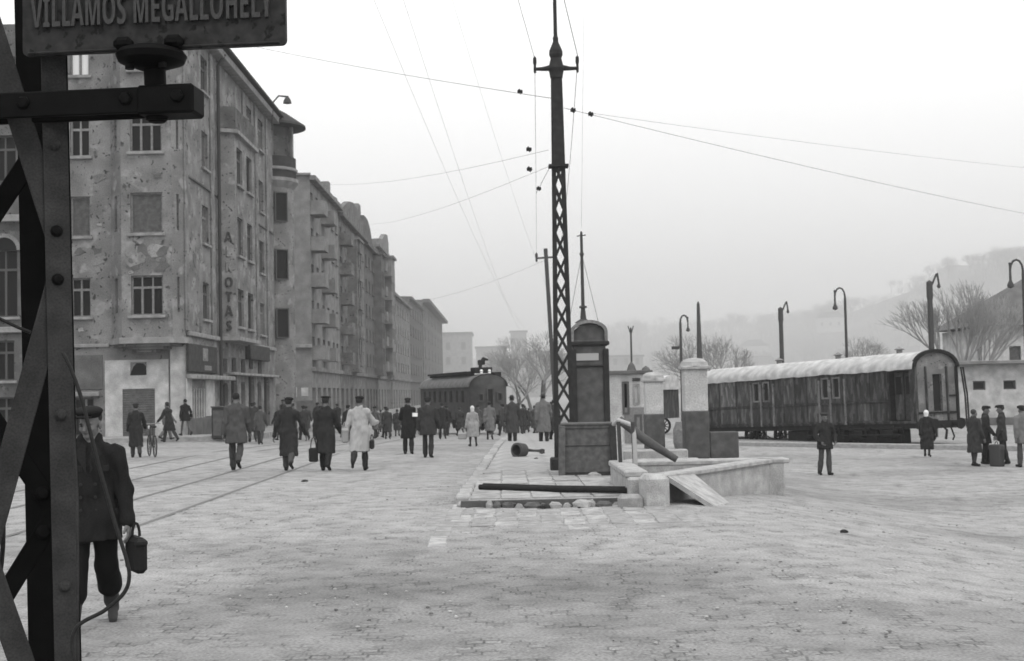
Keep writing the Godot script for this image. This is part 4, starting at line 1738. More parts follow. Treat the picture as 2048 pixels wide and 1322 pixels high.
	xr.box(Vector3(w / 2, 1.24, 0.03), Vector3(w - 0.3, 0.08, 0.06))
	xr.box(Vector3(1.98, 1.9, 0.03), Vector3(0.46, 0.06, 0.05))
	part("end_rail", xr, M.under, t)
	for x in [2.38, 2.5]:
		var q := B.new()
		q.tube([Vector3(x, 0.6, 0.3), Vector3(x - 0.02, 1.9, 0.3), Vector3(x - 0.12, 3.0, 0.25)], 0.035, 6)
		part("handrail", q, M.under, t)
	# canvas roof with a ragged drip edge
	var rf := B.new()
	var seg := 46
	var nz := FastNoiseLite.new()
	nz.seed = 4
	nz.frequency = 0.9
	for s in seg:
		var z0 := 0.02 - (l + 0.1) * s / seg
		var z1 := 0.02 - (l + 0.1) * (s + 1) / seg
		for k in 12:
			var pts := []
			var ns := []
			for c in [[z0, k], [z0, k + 1], [z1, k + 1], [z1, k]]:
				var a: float = PI * c[1] / 12.0
				var rag: float = (0.05 * nz.get_noise_1d(c[0] * 1.3) + 0.05) if c[1] == 0 or c[1] == 12 else 0.0
				pts.append(Vector3(w / 2 - cos(a) * (w / 2 + 0.09), 3.0 - rag + sin(a) * 0.68 + nz.get_noise_2d(c[0] * 0.8, c[1] * 0.4) * 0.025, c[0]))
				ns.append(Vector3(-cos(a) * 0.7, sin(a), nz.get_noise_2d(c[0] * 1.5, c[1] * 0.5 + 9.0) * 0.18))
			rf.tn(pts[0], pts[1], pts[2], ns[0], ns[1], ns[2])
			rf.tn(pts[0], pts[2], pts[3], ns[0], ns[2], ns[3])
	part("roof", rf, M.canvas, t)
	for d in [1.9, 5.6, 9.6]:
		var v := B.new()
		v.lathe([Vector2(0.12, 3.6), Vector2(0.12, 3.8), Vector2(0.22, 3.84), Vector2(0.0, 3.95)], 10, Transform3D(Basis.IDENTITY, Vector3(w / 2, 0.0, -d)))
		part("roof_vent", v, M.tram_roof, t)
	# underframe, running gear, step boards
	var uf := B.new()
	uf.box(Vector3(w / 2, 0.76, -l / 2), Vector3(w - 0.1, 0.22, l), 0.02)
	uf.box(Vector3(w / 2, 0.42, -4.2), Vector3(w * 0.6, 0.5, 3.0), 0.05)
	part("underframe", uf, M.under, t)
	for q in [[0.9, 1.5], [2.35, 1.2], [4.3, 1.1], [6.6, 1.6]]:
		var bb := B.new()
		bb.box(Vector3(0.45, 0.36, -q[0] - q[1] / 2), Vector3(0.5, 0.56, q[1] * 0.86), 0.04)
		part("equipment_box", bb, M.under, t)
	for q in [[7.7, 10.3]]:
		var tr := B.new()
		tr.tube([Vector3(0.3, 0.66, -q[0]), Vector3(0.3, 0.3, -q[0] - 1.0), Vector3(0.3, 0.3, -q[1] + 1.0), Vector3(0.3, 0.66, -q[1])], 0.03, 6)
		for z in [8.3, 9.0, 9.7]:
			tr.tube([Vector3(0.3, 0.7, -z), Vector3(0.3, 0.3, -z)], 0.03, 6)
		part("truss_rod", tr, M.under, t)
	var stp := B.new()
	stp.box(Vector3(-0.12, 0.42, -3.5), Vector3(0.25, 0.05, 5.5))
	for i in 4:
		stp.box(Vector3(-0.05, 0.6, -1.2 - i * 1.6), Vector3(0.05, 0.36, 0.05))
	part("step_board", stp, M.under, t)
	for z in [-1.4, -3.2, -5.3, -10.8, -12.4]:
		for x in [0.3, w - 0.3]:
			wheel(t, Vector3(x, 0.44, z), 0.42)
	for z in [-1.4, -3.2, -5.3]:
		var q := B.new()
		q.box(Vector3(0.02, 0.45, z), Vector3(0.3, 0.3, 0.5), 0.03)
		q.box(Vector3(0.0, 0.66, z), Vector3(0.12, 0.1, 1.3), 0.02)
		part("axle_box", q, M.under, t)
	var bm := B.new()
	bm.box(Vector3(w / 2, 0.78, 0.06), Vector3(w, 0.3, 0.14), 0.02)
	part("buffer_beam", bm, M.under, t)
	for x in [0.45, w - 0.45]:
		var q := B.new()
		q.tube([Vector3(x, 0.8, 0.1), Vector3(x, 0.8, 0.5)], 0.09, 8)
		q.tube([Vector3(x, 0.8, 0.5), Vector3(x, 0.79, 0.56)], 0.22, 12)
		part("buffer", q, M.under, t)
	var ck := B.new()
	ck.tube([Vector3(1.25, 0.75, 0.1), Vector3(1.25, 0.55, 0.35), Vector3(1.22, 0.2, 0.3)], 0.05, 6)
	part("coupling", ck, M.under, t)
	ck = B.new()
	ck.tube([Vector3(1.7, 0.7, 0.1), Vector3(1.72, 0.3, 0.25), Vector3(1.68, 0.15, 0.2)], 0.035, 6)
	part("coupling", ck, M.under, t)
	# a second dark wagon half hidden behind the kiosks
	var s := thing("goods_wagon", "dark goods wagon with pale roof, half hidden between the two white pillars", "wagon", Vector3(8.0, -0.62, -70.0), deg_to_rad(60))
	b = B.new()
	b.box(Vector3(1.2, 1.6, -2.0), Vector3(2.4, 1.5, 4.0))
	part("body", b, M.carriage, s)
	for z in [-0.4, -1.2, -2.0, -2.8, -3.6]:
		var q := B.new()
		q.box(Vector3(-0.02, 1.6, z), Vector3(0.06, 1.5, 0.08))
		part("batten", q, M.under, s)
	var rr := B.new()
	rr.x = Transform3D(Basis.IDENTITY, Vector3(0, 0, 0))
	rr.extrude(arch_profile(2.5, 2.35, 2.6, 3.1), 4.2, Transform3D(Basis.IDENTITY, Vector3(-0.05, 0, 0.1)))
	part("roof", rr, M.canvas, s)
	for z in [-0.8, -3.2]:
		for x in [0.3, 2.1]:
			wheel(s, Vector3(x, 0.44, z), 0.42)

# ---------------------------------------------------------------- kiosks and pillars on the island
func white_pillar(t: Node3D, w: float, h: float, half: float) -> void:
	var b := B.new()
	b.box(Vector3(0, half / 2, 0), Vector3(w, half, w), 0.02)
	part("grey_base", b, M.column, t)
	b = B.new()
	b.box(Vector3(0, (half + h) / 2, 0), Vector3(w - 0.03, h - half, w - 0.03), 0.015)
	part("white_shaft", b, M.white_wall, t)
	b = B.new()
	b.box(Vector3(0, h + 0.04, 0), Vector3(w + 0.1, 0.09, w + 0.1), 0.02)
	b.lathe([Vector2(w * 0.6, h + 0.08), Vector2(w * 0.55, h + 0.18), Vector2(w * 0.35, h + 0.26), Vector2(0, h + 0.28)], 18)
	part("cap", b, M.concrete, t)

func kiosks() -> void:
	var t := thing("stairway_pillar", "tall square pillar, white above and grey below, nearest the railway carriage", "pillar", Vector3(4.52, 0.09, -32.4))
	white_pillar(t, 0.58, 2.12, 1.12)
	var g := B.new()
	g.box(Vector3(0.64, 0.31, 0.02), Vector3(0.68, 0.62, 0.5), 0.02)
	part("grey_wing", g, M.column, t)
	t = thing("stairway_pillar", "second white and grey pillar, half hidden beside the white booth", "pillar", Vector3(4.17, 0.05, -38.3))
	white_pillar(t, 0.54, 1.92, 1.0)
	# booth
	t = thing("booth", "small white flat-roofed booth with a dark glazed door behind the column", "booth", Vector3(3.1, 0.04, -42.0))
	var T := face(Vector3.ZERO, Vector3.BACK)
	var b := B.new()
	b.x = T
	b.wall(1.36, 2.2, [[0.5, 0.95, 0.72, 1.98], [0.84, 1.25, 1.05, 1.9], [0.86, 0.3, 1.1, 0.95]], 0.1)
	b.x = Transform3D.IDENTITY
	b.box(Vector3(0.68, 1.1, -0.76), Vector3(1.34, 2.18, 1.3))
	part("wall", b, M.white_wall, t)
	win(t, T, [0.5, 0.95, 0.72, 1.98], "open", M.frame_dark, 0.05)
	win(t, T, [0.84, 1.25, 1.05, 1.9], "pale", M.trim, 0.05)
	win(t, T, [0.86, 0.3, 1.1, 0.95], "hole", M.frame_dark, 0.05)
	var fr := B.new()
	fr.box(Vector3(0.95, 2.03, 0.02), Vector3(0.24, 0.1, 0.05))
	part("vent", fr, M.dark, t)
	var lw := B.new()
	lw.box(Vector3(0.95, 0.62, 0.015), Vector3(0.8, 1.1, 0.02))
	part("grey_panel", lw, M.facade_a, t)
	var rf := B.new()
	rf.box(Vector3(0.68, 2.26, -0.7), Vector3(1.55, 0.12, 1.7), 0.02)
	part("roof", rf, M.facade_c, t)
	for p in [[0.85, 0.3], [1.3, 0.16]]:
		var k := B.new()
		k.lathe([Vector2(0.16, 2.3), Vector2(0.1, 2.3 + p[1] * 0.6), Vector2(0.02, 2.3 + p[1]), Vector2(0, 2.3 + p[1])], 8, Transform3D(Basis.IDENTITY, Vector3(p[0], 0, -0.4)))
		part("roof_vent", k, M.facade_c, t)
	# drum beside the pillars
	var d := B.new()
	d.lathe([Vector2(0, 0), Vector2(0.3, 0), Vector2(0.36, 0.25), Vector2(0.36, 0.6), Vector2(0.28, 0.82), Vector2(0, 0.84)], 18)
	solo("barrel", d, M.facade_d, "pale rounded barrel standing between the two white pillars", "barrel", Vector3(4.95, 0.02, -37.4))
	# inner stair wall
	var sw := B.new()
	sw.box(Vector3(3.45, 0.2, -31.6), Vector3(1.5, 0.3, 0.3), 0.03)
	sw.box(Vector3(3.3, 0.16, -29.0), Vector3(1.6, 0.22, 0.25), 0.03)
	solo("stairway_wall", sw, M.concrete, "low pale wall of the stairway in front of the second pillar", "wall")
	# transformer column
	t = thing("transformer_column", "tall dark iron column with domed top, plaque and a thin pole on its roof", "column", Vector3(1.86, 0.08, -30.2))
	b = B.new()
	b.box(Vector3(0, 1.4, 0), Vector3(0.72, 2.8, 0.72), 0.03)
	part("shaft", b, M.column, t)
	for x in [-0.36, 0.36]:
		var q := B.new()
		q.box(Vector3(x, 1.35, 0.36), Vector3(0.13, 2.5, 0.1), 0.02)
		part("corner_strip", q, M.column_dark, t)
	for v in [[2.22, 0.05, 0.8], [2.72, 0.09, 0.88], [0.12, 0.24, 0.82]]:
		var q := B.new()
		q.box(Vector3(0, v[0], 0), Vector3(v[2], v[1], v[2]), 0.02)
		part("band", q, M.column_dark, t)
	var pq := B.new()
	pq.box(Vector3(-0.05, 2.42, 0.37), Vector3(0.5, 0.16, 0.03), 0.005)
	part("plaque", pq, M.plaque, t)
	var hd := B.new()
	var ap := PackedVector2Array([Vector2(-0.34, 2.76), Vector2(0.34, 2.76)])
	for i in 13:
		var a := PI * i / 12.0
		ap.append(Vector2(cos(a) * 0.34, 2.95 + sin(a) * 0.2))
	hd.extrude(ap, 0.66, Transform3D(Basis.IDENTITY, Vector3(0, 0, 0.33)))
	part("head", hd, M.column, t)
	var hp := B.new()
	var oo := PackedVector2Array([Vector2(0.41, 2.76)])
	for i in 13:
		var a := PI * i / 12.0
		oo.append(Vector2(cos(a) * 0.41, 2.98 + sin(a) * 0.26))
	oo.append(Vector2(-0.41, 2.76))
	oo.append(Vector2(-0.34, 2.76))
	for i in 13:
		var a := PI - PI * i / 12.0
		oo.append(Vector2(cos(a) * 0.34, 2.97 + sin(a) * 0.2))
	oo.append(Vector2(0.34, 2.76))
	hp.extrude(oo, 0.76, Transform3D(Basis.IDENTITY, Vector3(0, 0, 0.4)))
	part("dome", hp, M.facade_a, t)
	var fp := B.new()
	fp.lathe([Vector2(0.2, 3.2), Vector2(0.07, 3.28), Vector2(0.04, 3.6), Vector2(0.03, 5.2), Vector2(0.02, 5.25), Vector2(0, 5.26)], 10, Transform3D(Basis.IDENTITY, Vector3(-0.1, 0, 0)))
	fp.box(Vector3(-0.1, 3.55, 0), Vector3(0.16, 0.04, 0.16))
	fp.lathe([Vector2(0, 4.68), Vector2(0.05, 4.72), Vector2(0.05, 4.76), Vector2(0, 4.8)], 8, Transform3D(Basis.IDENTITY, Vector3(-0.1, 0, 0)))
	fp.bar(Vector3(-0.2, 5.15, 0), Vector3(0.0, 5.17, 0), 0.02, 0.03, Vector3.UP)
	part("roof_pole", fp, M.iron_far, t)
	for s in [-1, 1]:
		var gw := B.new()
		gw.tube([Vector3(-0.1, 4.74, 0), Vector3(-0.1 + s * 0.33, 3.2, 0.1)], 0.006, 4)
		part("guy_wire", gw, M.wire, t)
	# big box in front of the column
	t = thing("panelled_box", "waist-high dark panelled box with heavy corner posts in front of the iron column", "box", Vector3(1.58, 0.08, -26.8), deg_to_rad(-2))
	b = B.new()
	b.box(Vector3(0, 0.52, 0), Vector3(0.92, 0.96, 0.8), 0.01)
	part("panel", b, M.crate, t)
	for p in [[-0.49, 0.42], [0.49, 0.42], [-0.49, -0.42], [0.49, -0.42]]:
		var q := B.new()
		q.bar(Vector3(p[0] * 1.05, 0, p[1] * 1.05), Vector3(p[0], 1.0, p[1]), 0.13, 0.1, Vector3.RIGHT, 0.01)
		part("corner_post", q, M.crate_dark if p[0] > 0 else M.crate, t)
	for v in [0.06, 0.62, 0.98]:
		var q := B.new()
		q.box(Vector3(0, v, 0.405), Vector3(0.9, 0.07 if v != 0.62 else 0.02, 0.05), 0.005)
		part("rail", q, M.crate_dark if v < 0.1 else M.crate, t)
	var tp := B.new()
	tp.box(Vector3(0, 1.025, 0), Vector3(1.04, 0.04, 0.92), 0.01)
	part("lid", tp, M.crate, t)

# ---------------------------------------------------------------- the walled stairway pit
func pit() -> void:
	var t := thing("stairwell_parapet", "low pale concrete parapet round an open stairway in the island", "parapet", Vector3(2.1, 0, -20.6))
	var o := Vector3(-2.1, 0, 20.6)
	var b := B.new()
	# near wall, running back to the right
	var a0 := Vector3(2.35, 0, -20.75) + o
	var a1 := Vector3(4.9, 0, -24.9) + o
	var dir := (a1 - a0).normalized()
	var nr := dir.cross(Vector3.UP)
	b.bar(a0 + Vector3(0, -0.05, 0) - nr * 0.13, a1 + Vector3(0, -0.05, 0) - nr * 0.13, 0.86, 0.24, Vector3.UP, 0.02)
	part("near_wall", b, M.concrete, t)
	b = B.new()
	b.bar(a0 + Vector3(0, 0.4, 0) - nr * 0.12, a1 + Vector3(0, 0.4, 0) - nr * 0.12, 0.09, 0.34, Vector3.UP, 0.02)
	part("coping", b, M.slab_b, t)
	b = B.new()
	b.box(Vector3(-0.1, -0.05, -2.0), Vector3(0.3, 0.9, 3.7), 0.03)
	part("left_wall", b, M.concrete, t)
	b = B.new()
	b.box(Vector3(-0.1, 0.44, -2.15), Vector3(0.36, 0.1, 3.4), 0.02)
	part("coping", b, M.slab_b, t)
	b = B.new()
	b.box(Vector3(1.45, -0.05, -4.25), Vector3(3.0, 0.86, 0.26), 0.02)
	part("far_wall", b, M.concrete, t)
	b = B.new()
	b.box(Vector3(1.5, 0.4, -4.4), Vector3(3.1, 0.09, 0.6), 0.02)
	part("coping", b, M.slab_b, t)
	b = B.new()
	b.box(Vector3(0.1, 0.2, 0.16), Vector3(0.42, 0.56, 0.5), 0.07)
	part("end_pier", b, M.concrete, t)
	b = B.new()
	b.box(Vector3(-0.28, 0.0, 0.3), Vector3(0.36, 0.38, 0.3), 0.05)
	part("end_block", b, M.slab_c, t)
	var st := B.new()
	for i in 7:
		st.box(Vector3(0.9 + 0.1 * i, -0.25 - i * 0.19, -2.9), Vector3(1.6 - 0.2 * i, 0.19, 2.6))
	part("steps", st, M.column_dark, t)
	# fallen slab leaning on the parapet
	var s := thing("leaning_slab", "broken pale slab tipped against the parapet in front of the stairway", "slab", Vector3(2.75, 0, -20.75))
	b = B.new()
	var P := [Vector3(-0.36, 0.46, -0.12), Vector3(0.22, 0.4, -0.95), Vector3(0.72, -0.06, -0.42), Vector3(0.36, -0.03, 0.42)]
	var n: Vector3 = (P[1] - P[0]).cross(P[3] - P[0]).normalized()
	if n.y < 0: n = -n
	b.quad(P[0], P[3], P[2], P[1])
	var Q := []
	for p in P:
		Q.append(p - n * 0.07)
	b.quad(Q[0], Q[1], Q[2], Q[3])
	for i in 4:
		b.out([P[i], P[(i + 1) % 4], Q[(i + 1) % 4], Q[i]], (P[0] + P[2]) / 2 - n * 0.035)
	part("slab_stone", b, M.slab_b, s)
	# railing
	var r := thing("railing", "bent pipe railing with a fallen rail end at the stairway's left wall", "railing", Vector3(2.0, 0.48, -24.0))
	for p in [[-0.02, 0.25, 0.72], [0.2, 0.55, 0.72]]:
		var q := B.new()
		q.tube([Vector3(p[0], -0.05, p[1]), Vector3(p[0] - 0.02, p[2], p[1])], 0.035, 8)
		part("post", q, M.iron_far, r)
	var q := B.new()
	q.tube([Vector3(-0.08, 0.66, -0.3), Vector3(-0.02, 0.74, 0.0), Vector3(0.18, 0.66, 0.5), Vector3(0.2, 0.5, 0.56), Vector3(0.21, -0.05, 0.58)], 0.04, 8)
	part("handrail", q, M.plaque, r)
	var lp := B.new()
	lp.tube([Vector3(2.02, 1.22, -24.3), Vector3(2.5, 0.83, -24.1), Vector3(3.0, 0.5, -24.0)], [0.075, 0.085, 0.06], 10)
	solo("leaning_post", lp, M.column, "thick dark pole leaning from the railing down to the far coping", "pole")

# ---------------------------------------------------------------- lattice mast of the tramway
func lattice_mast() -> void:
	var t := thing("lattice_mast", "tall riveted lattice mast carrying the tram wires, beside the iron column", "mast", Vector3(1.2, 0.08, -28.3))
	var b := B.new()
	b.box(Vector3(-0.05, 0.12, 0.05), Vector3(0.52, 0.36, 0.5), 0.03)
	part("footing", b, M.column_dark, t)
	var half := func(y: float) -> float: return lerpf(0.225, 0.12, clampf(y / 8.4, 0, 1))
	for s in [-1, 1]:
		b = B.new()
		var p0 := Vector3(s * (0.225 - 0.05), 0.1, 0)
		var p1 := Vector3(s * (0.12 - 0.05), 8.45, 0)
		b.bar(p0, p1, 0.012, 0.2, Vector3.RIGHT)
		for z in [-0.1, 0.1]:
			b.bar(p0 + Vector3(0, 0, z), p1 + Vector3(0, 0, z * 0.8), 0.09, 0.012, Vector3.RIGHT)
		part("channel_leg", b, M.iron, t)
	var y := 0.45
	while y < 6.35:
		var p := 0.505
		for z in [-0.11, 0.112]:
			for s in [-1, 1]:
				var h0: float = half.call(y) - 0.06
				var h1: float = half.call(y + p) - 0.06
				var q := B.new()
				q.bar(Vector3(-s * h0, y, z + s * 0.006), Vector3(s * h1, y + p, z + s * 0.006), 0.05, 0.008, Vector3.RIGHT)
				part("lacing_bar", q, M.iron, t)
		y += p
	b = B.new()
	for z in [-0.1, 0.1]:
		b.bar(Vector3(0, 6.45, z), Vector3(0, 8.45, z * 0.85), 0.2, 0.012, Vector3.RIGHT)
	part("upper_plate", b, M.iron, t)
	b = B.new()
	b.box(Vector3(0, 6.42, 0), Vector3(0.42, 0.05, 0.32))
	part("collar", b, M.iron, t)
	b = B.new()
	b.lathe([Vector2(0.13, 8.3), Vector2(0.15, 8.42), Vector2(0.17, 8.5), Vector2(0.14, 8.62), Vector2(0.115, 8.72), Vector2(0.145, 8.8), Vector2(0.14, 8.88), Vector2(0.09, 9.0), Vector2(0.055, 9.08), Vector2(0.06, 9.16), Vector2(0.04, 9.2), Vector2(0.035, 11.5), Vector2(0, 11.52)], 16)
	part("finial_pole", b, M.iron, t)
	for s in [-1, 1]:
		b = B.new()
		b.tube([Vector3(s * 0.1, 8.52, 0), Vector3(s * 0.28, 8.5, 0), Vector3(s * 0.44, 8.5, 0)], [0.07, 0.045, 0.035], 8)
		part("cross_arm", b, M.iron, t)
		var q := B.new()
		q.lathe([Vector2(0, 8.4), Vector2(0.025, 8.42), Vector2(0.03, 8.5), Vector2(0.026, 8.58), Vector2(0.04, 8.64), Vector2(0.035, 8.74), Vector2(0, 8.78)], 10, Transform3D(Basis.IDENTITY, Vector3(s * 0.45, 0, 0)))
		part("insulator", q, M.iron, t)
	# second mast farther up the island, leaning
	var f := thing("leaning_mast", "distant dark mast leaning to the left behind the lattice mast", "mast", Vector3(2.62, -0.4, -70.0))
	b = B.new()
	b.bar(Vector3(-0.05, 0, 0), Vector3(-0.42, 9.6, 0), 0.2, 0.16, Vector3.RIGHT)
	part("pole", b, M.iron_far, f)
	b = B.new()
	b.bar(Vector3(0.16, 0, 0.1), Vector3(-0.2, 5.2, 0.05), 0.08, 0.08, Vector3.RIGHT)
	part("stay_pole", b, M.iron_far, f)
	b = B.new()
	b.bar(Vector3(-0.9, 9.1, 0), Vector3(0.1, 9.15, 0), 0.09, 0.09, Vector3.UP)
	part("cross_arm", b, M.iron_far, f)
	for x in [-0.9, 0.1]:
		var q := B.new()
		q.lathe([Vector2(0, 8.9), Vector2(0.06, 8.95), Vector2(0.05, 9.1), Vector2(0.08, 9.3), Vector2(0, 9.42)], 8, Transform3D(Basis.IDENTITY, Vector3(x, 0, 0)))
		part("insulator", q, M.iron_far, f)

func sag(a: Vector3, b: Vector3, s: float, k := 14) -> Array:
	var p := []
	for i in k + 1:
		var t := float(i) / k
		p.append(a.lerp(b, t) - Vector3(0, s * 4.0 * t * (1 - t), 0))
	return p

func wire(label: String, pts: Array, r: float, ins: Array = [], ir := 0.06) -> void:
	var b := B.new()
	b.tube(pts, r, 5)
	var w := solo("overhead_wire", b, M.wire, label, "wire")
	for p in ins:
		var q := B.new()
		q.lathe([Vector2(0, -ir * 1.1), Vector2(ir, -ir * 0.6), Vector2(ir * 0.7, 0), Vector2(ir, ir * 0.6), Vector2(0, ir * 1.1)], 8, Transform3D(Basis(Vector3.BACK, 1.2), p))
		part("insulator", q, M.iron, w)

func wires() -> void:
	var mt := Vector3(1.08, 7.95, -28.3)
	var s1 := sag(Vector3(-13.6, 18.6, -62.0), mt, 0.12, 20)
	wire("span wire from the corner building to the lattice mast", s1, 0.008, [s1[19] + Vector3(0.1, -0.02, 0.2)])
	var s2 := sag(Vector3(1.3, 7.75, -28.3), Vector3(34.5, 7.2, -60.0), 0.35, 14)
	wire("span wire from the lattice mast down to the right", s2, 0.006, [Vector3(1.95, 7.72, -28.9), Vector3(1.55, 7.74, -28.55)])
	wire("thin upper wire from the lattice mast to the right", sag(Vector3(1.9, 7.75, -28.9), Vector3(30.8, 10.6, -60.0), 0.2), 0.004)
	wire("wire from the mast's left insulator to the leaning mast", sag(Vector3(0.75, 8.7, -28.3), Vector3(1.73, 9.0, -70.0), 0.25), 0.006)
	wire("wire from the mast's right insulator to the leaning mast", sag(Vector3(1.65, 8.65, -28.3), Vector3(2.73, 9.0, -70.0), 1.2), 0.007)
	wire("wire rising left from the mast's left insulator", [Vector3(0.75, 8.8, -28.3), Vector3(0.05, 10.2, -24.5), Vector3(-0.8, 12.0, -21.0)], 0.006)
	wire("double wire rising from the mast's right insulator", [Vector3(1.66, 8.85, -28.3), Vector3(1.22, 9.9, -26.4), Vector3(0.9, 11.6, -24.0)], 0.009)
	wire("wire with a clamp high left of the mast", sag(Vector3(-6, 12.0, -32), Vector3(0.9, 11.0, -28.3), 0.2), 0.004, [Vector3(-0.05, 11.1, -28.8)])
	wire("thin vertical drop wire right of the lattice mast", [Vector3(1.86, 10.9, -28.5), Vector3(1.76, 5.4, -30.1)], 0.003)
	var a := sag(Vector3(-12.7, 14.8, -80.7), Vector3(1.0, 6.85, -28.3), 0.5)
	wire("span wire left from the mast's collar, upper one", a, 0.0045, [Vector3(0.6, 7.0, -29.0)], 0.06)
	a = sag(Vector3(-13.3, 17.0, -118.0), Vector3(1.0, 6.5, -28.3), 0.6)
	wire("span wire left from the mast's collar, lower one", a, 0.0045, [Vector3(0.6, 6.55, -28.9)], 0.06)
	wire("short stay with a weight below the mast's collar", [Vector3(1.0, 6.45, -28.3), Vector3(0.86, 6.2, -28.35), Vector3(0.72, 5.95, -28.4)], 0.006, [Vector3(0.78, 6.05, -28.4)], 0.05)
	wire("first trolley wire along the street", sag(Vector3(-2.6, 9.4, -16.0), Vector3(1.6, 7.0, -110.0), 1.0), 0.0035)
	wire("second trolley wire along the street", sag(Vector3(-1.9, 9.0, -15.0), Vector3(1.2, 7.0, -112.0), 0.8), 0.0035)
	wire("third trolley wire along the street", sag(Vector3(-1.5, 10.4, -19.0), Vector3(2.2, 7.2, -70.0), 0.4), 0.003)
	wire("faint cross wire low over the street", sag(Vector3(-13.0, 9.6, -118.0), Vector3(2.2, 8.6, -70.0), 0.8), 0.006)

# ---------------------------------------------------------------- street lamps and poles on the right
func lamps() -> void:
	var t := thing("street_lamp", "swan-neck street lamp at the right edge above the white building", "street lamp", Vector3(19.32, -0.62, -50.0))
	var hook := func(o: Node3D, h: float, s: float, r: float) -> void:
		var b := B.new()
		var pts := [Vector3(0, 0, 0), Vector3(0, 1.0, 0), Vector3(0, h - 0.55, 0)]
		for i in 7:
			var a := PI * i / 6.0
			pts.append(Vector3(s * 0.24 * (1 - cos(a)), h - 0.45 + sin(a) * 0.42, 0))
		b.tube(pts, [r * 1.6, r * 1.3, r, r * 0.8, r * 0.7, r * 0.7, r * 0.7, r * 0.7, r * 0.7, r * 0.7], 8)
		part("post", b, M.iron_far, o)
		b = B.new()
		b.lathe([Vector2(0.0, h - 1.1), Vector2(0.13, h - 1.04), Vector2(0.12, h - 0.95), Vector2(0.05, h - 0.8), Vector2(0.04, h - 0.25), Vector2(0.06, h - 0.15), Vector2(0, h - 0.12)], 10, Transform3D(Basis.IDENTITY, Vector3(s * 0.48, 0, 0)))
		part("lamp_head", b, M.iron_far, o)
	hook.call(t, 6.95, -1.0, 0.06)
	t = thing("street_lamp", "swan-neck street lamp rising above the middle of the railway carriage", "street lamp", Vector3(16.2, -0.62, -64.0))
	hook.call(t, 7.05, -1.0, 0.06)
	t = thing("street_lamp", "double-armed street lamp behind the white pillars", "street lamp", Vector3(11.2, -0.62, -86.0))
	hook.call(t, 7.1, 1.0, 0.08)
	var spur := B.new()
	spur.box(Vector3(-0.35, 5.0, 0), Vector3(0.5, 0.2, 0.08), 0.02)
	part("name_board", spur, M.dark, t)
	for p in [[Vector3(18.98, -0.62, -60.0), 7.0, "thick lamp pole with a slanting arm in front of the large bare tree"], [Vector3(15.78, -0.62, -77.0), 6.95, "thick lamp pole with a short arm behind the far half of the carriage"]]:
		t = thing("lamp_pole", p[2], "lamp pole", p[0])
		var b := B.new()
		b.lathe([Vector2(0.16, 0), Vector2(0.13, 3), Vector2(0.12, p[1] - 0.9), Vector2(0.15, p[1] - 0.75), Vector2(0.14, p[1] - 0.1), Vector2(0, p[1])], 10)
		part("post", b, M.iron_far, t)
		b = B.new()
		b.tube([Vector3(0.05, p[1] - 0.35, 0), Vector3(0.3, p[1] + 0.2, 0), Vector3(0.36, p[1] + 0.3, 0), Vector3(0.42, p[1] - 0.15, 0)], 0.045, 6)
		part("arm", b, M.iron_far, t)
		b = B.new()
		b.lathe([Vector2(0, -0.2), Vector2(0.09, -0.12), Vector2(0.03, 0.1), Vector2(0, 0.1)], 8, Transform3D(Basis.IDENTITY, Vector3(0.42, p[1] - 0.2, 0)))
		part("lamp_head", b, M.iron_far, t)
	t = thing("obelisk_pole", "tall dark tapering pole standing behind the nearer white pillar", "pole", Vector3(12.95, -0.62, -90.0))
	var b := B.new()
	b.lathe([Vector2(0.24, 0), Vector2(0.2, 4.0), Vector2(0.1, 8.0), Vector2(0.05, 8.15), Vector2(0, 8.2)], 10)
	part("shaft", b, M.iron_far, t)
	t = thing("thin_pole", "thin pole with forked top between booth and second pillar", "pole", Vector3(5.6, -0.4, -60.0))
	b = B.new()
	b.lathe([Vector2(0.05, 0), Vector2(0.04, 4.9), Vector2(0, 4.95)], 6)
	b.bar(Vector3(0, 4.6, 0), Vector3(-0.12, 5.0, 0), 0.04, 0.04, Vector3.RIGHT)
	b.bar(Vector3(0, 4.6, 0), Vector3(0.12, 5.0, 0), 0.04, 0.04, Vector3.RIGHT)
	part("pole", b, M.iron_far, t)

# ---------------------------------------------------------------- bare trees
func tree_mesh(sd: int, h: float, spread: float, depth: int, trunks: int) -> Array:
	var r := RandomNumberGenerator.new()
	r.seed = sd
	var tr := B.new()
	var cr := B.new()
	for k in trunks:
		var tilt := Vector3(r.randf_range(-0.3, 0.3) + (k - (trunks - 1) / 2.0) * 0.45, 1, r.randf_range(-0.2, 0.2)).normalized()
		grow(tr, cr, r, Vector3((k - (trunks - 1) / 2.0) * 0.3, 0, 0), tilt, h * 0.3, h * 0.024, spread, depth, 0)
	return [tr.mesh(), cr.mesh()]

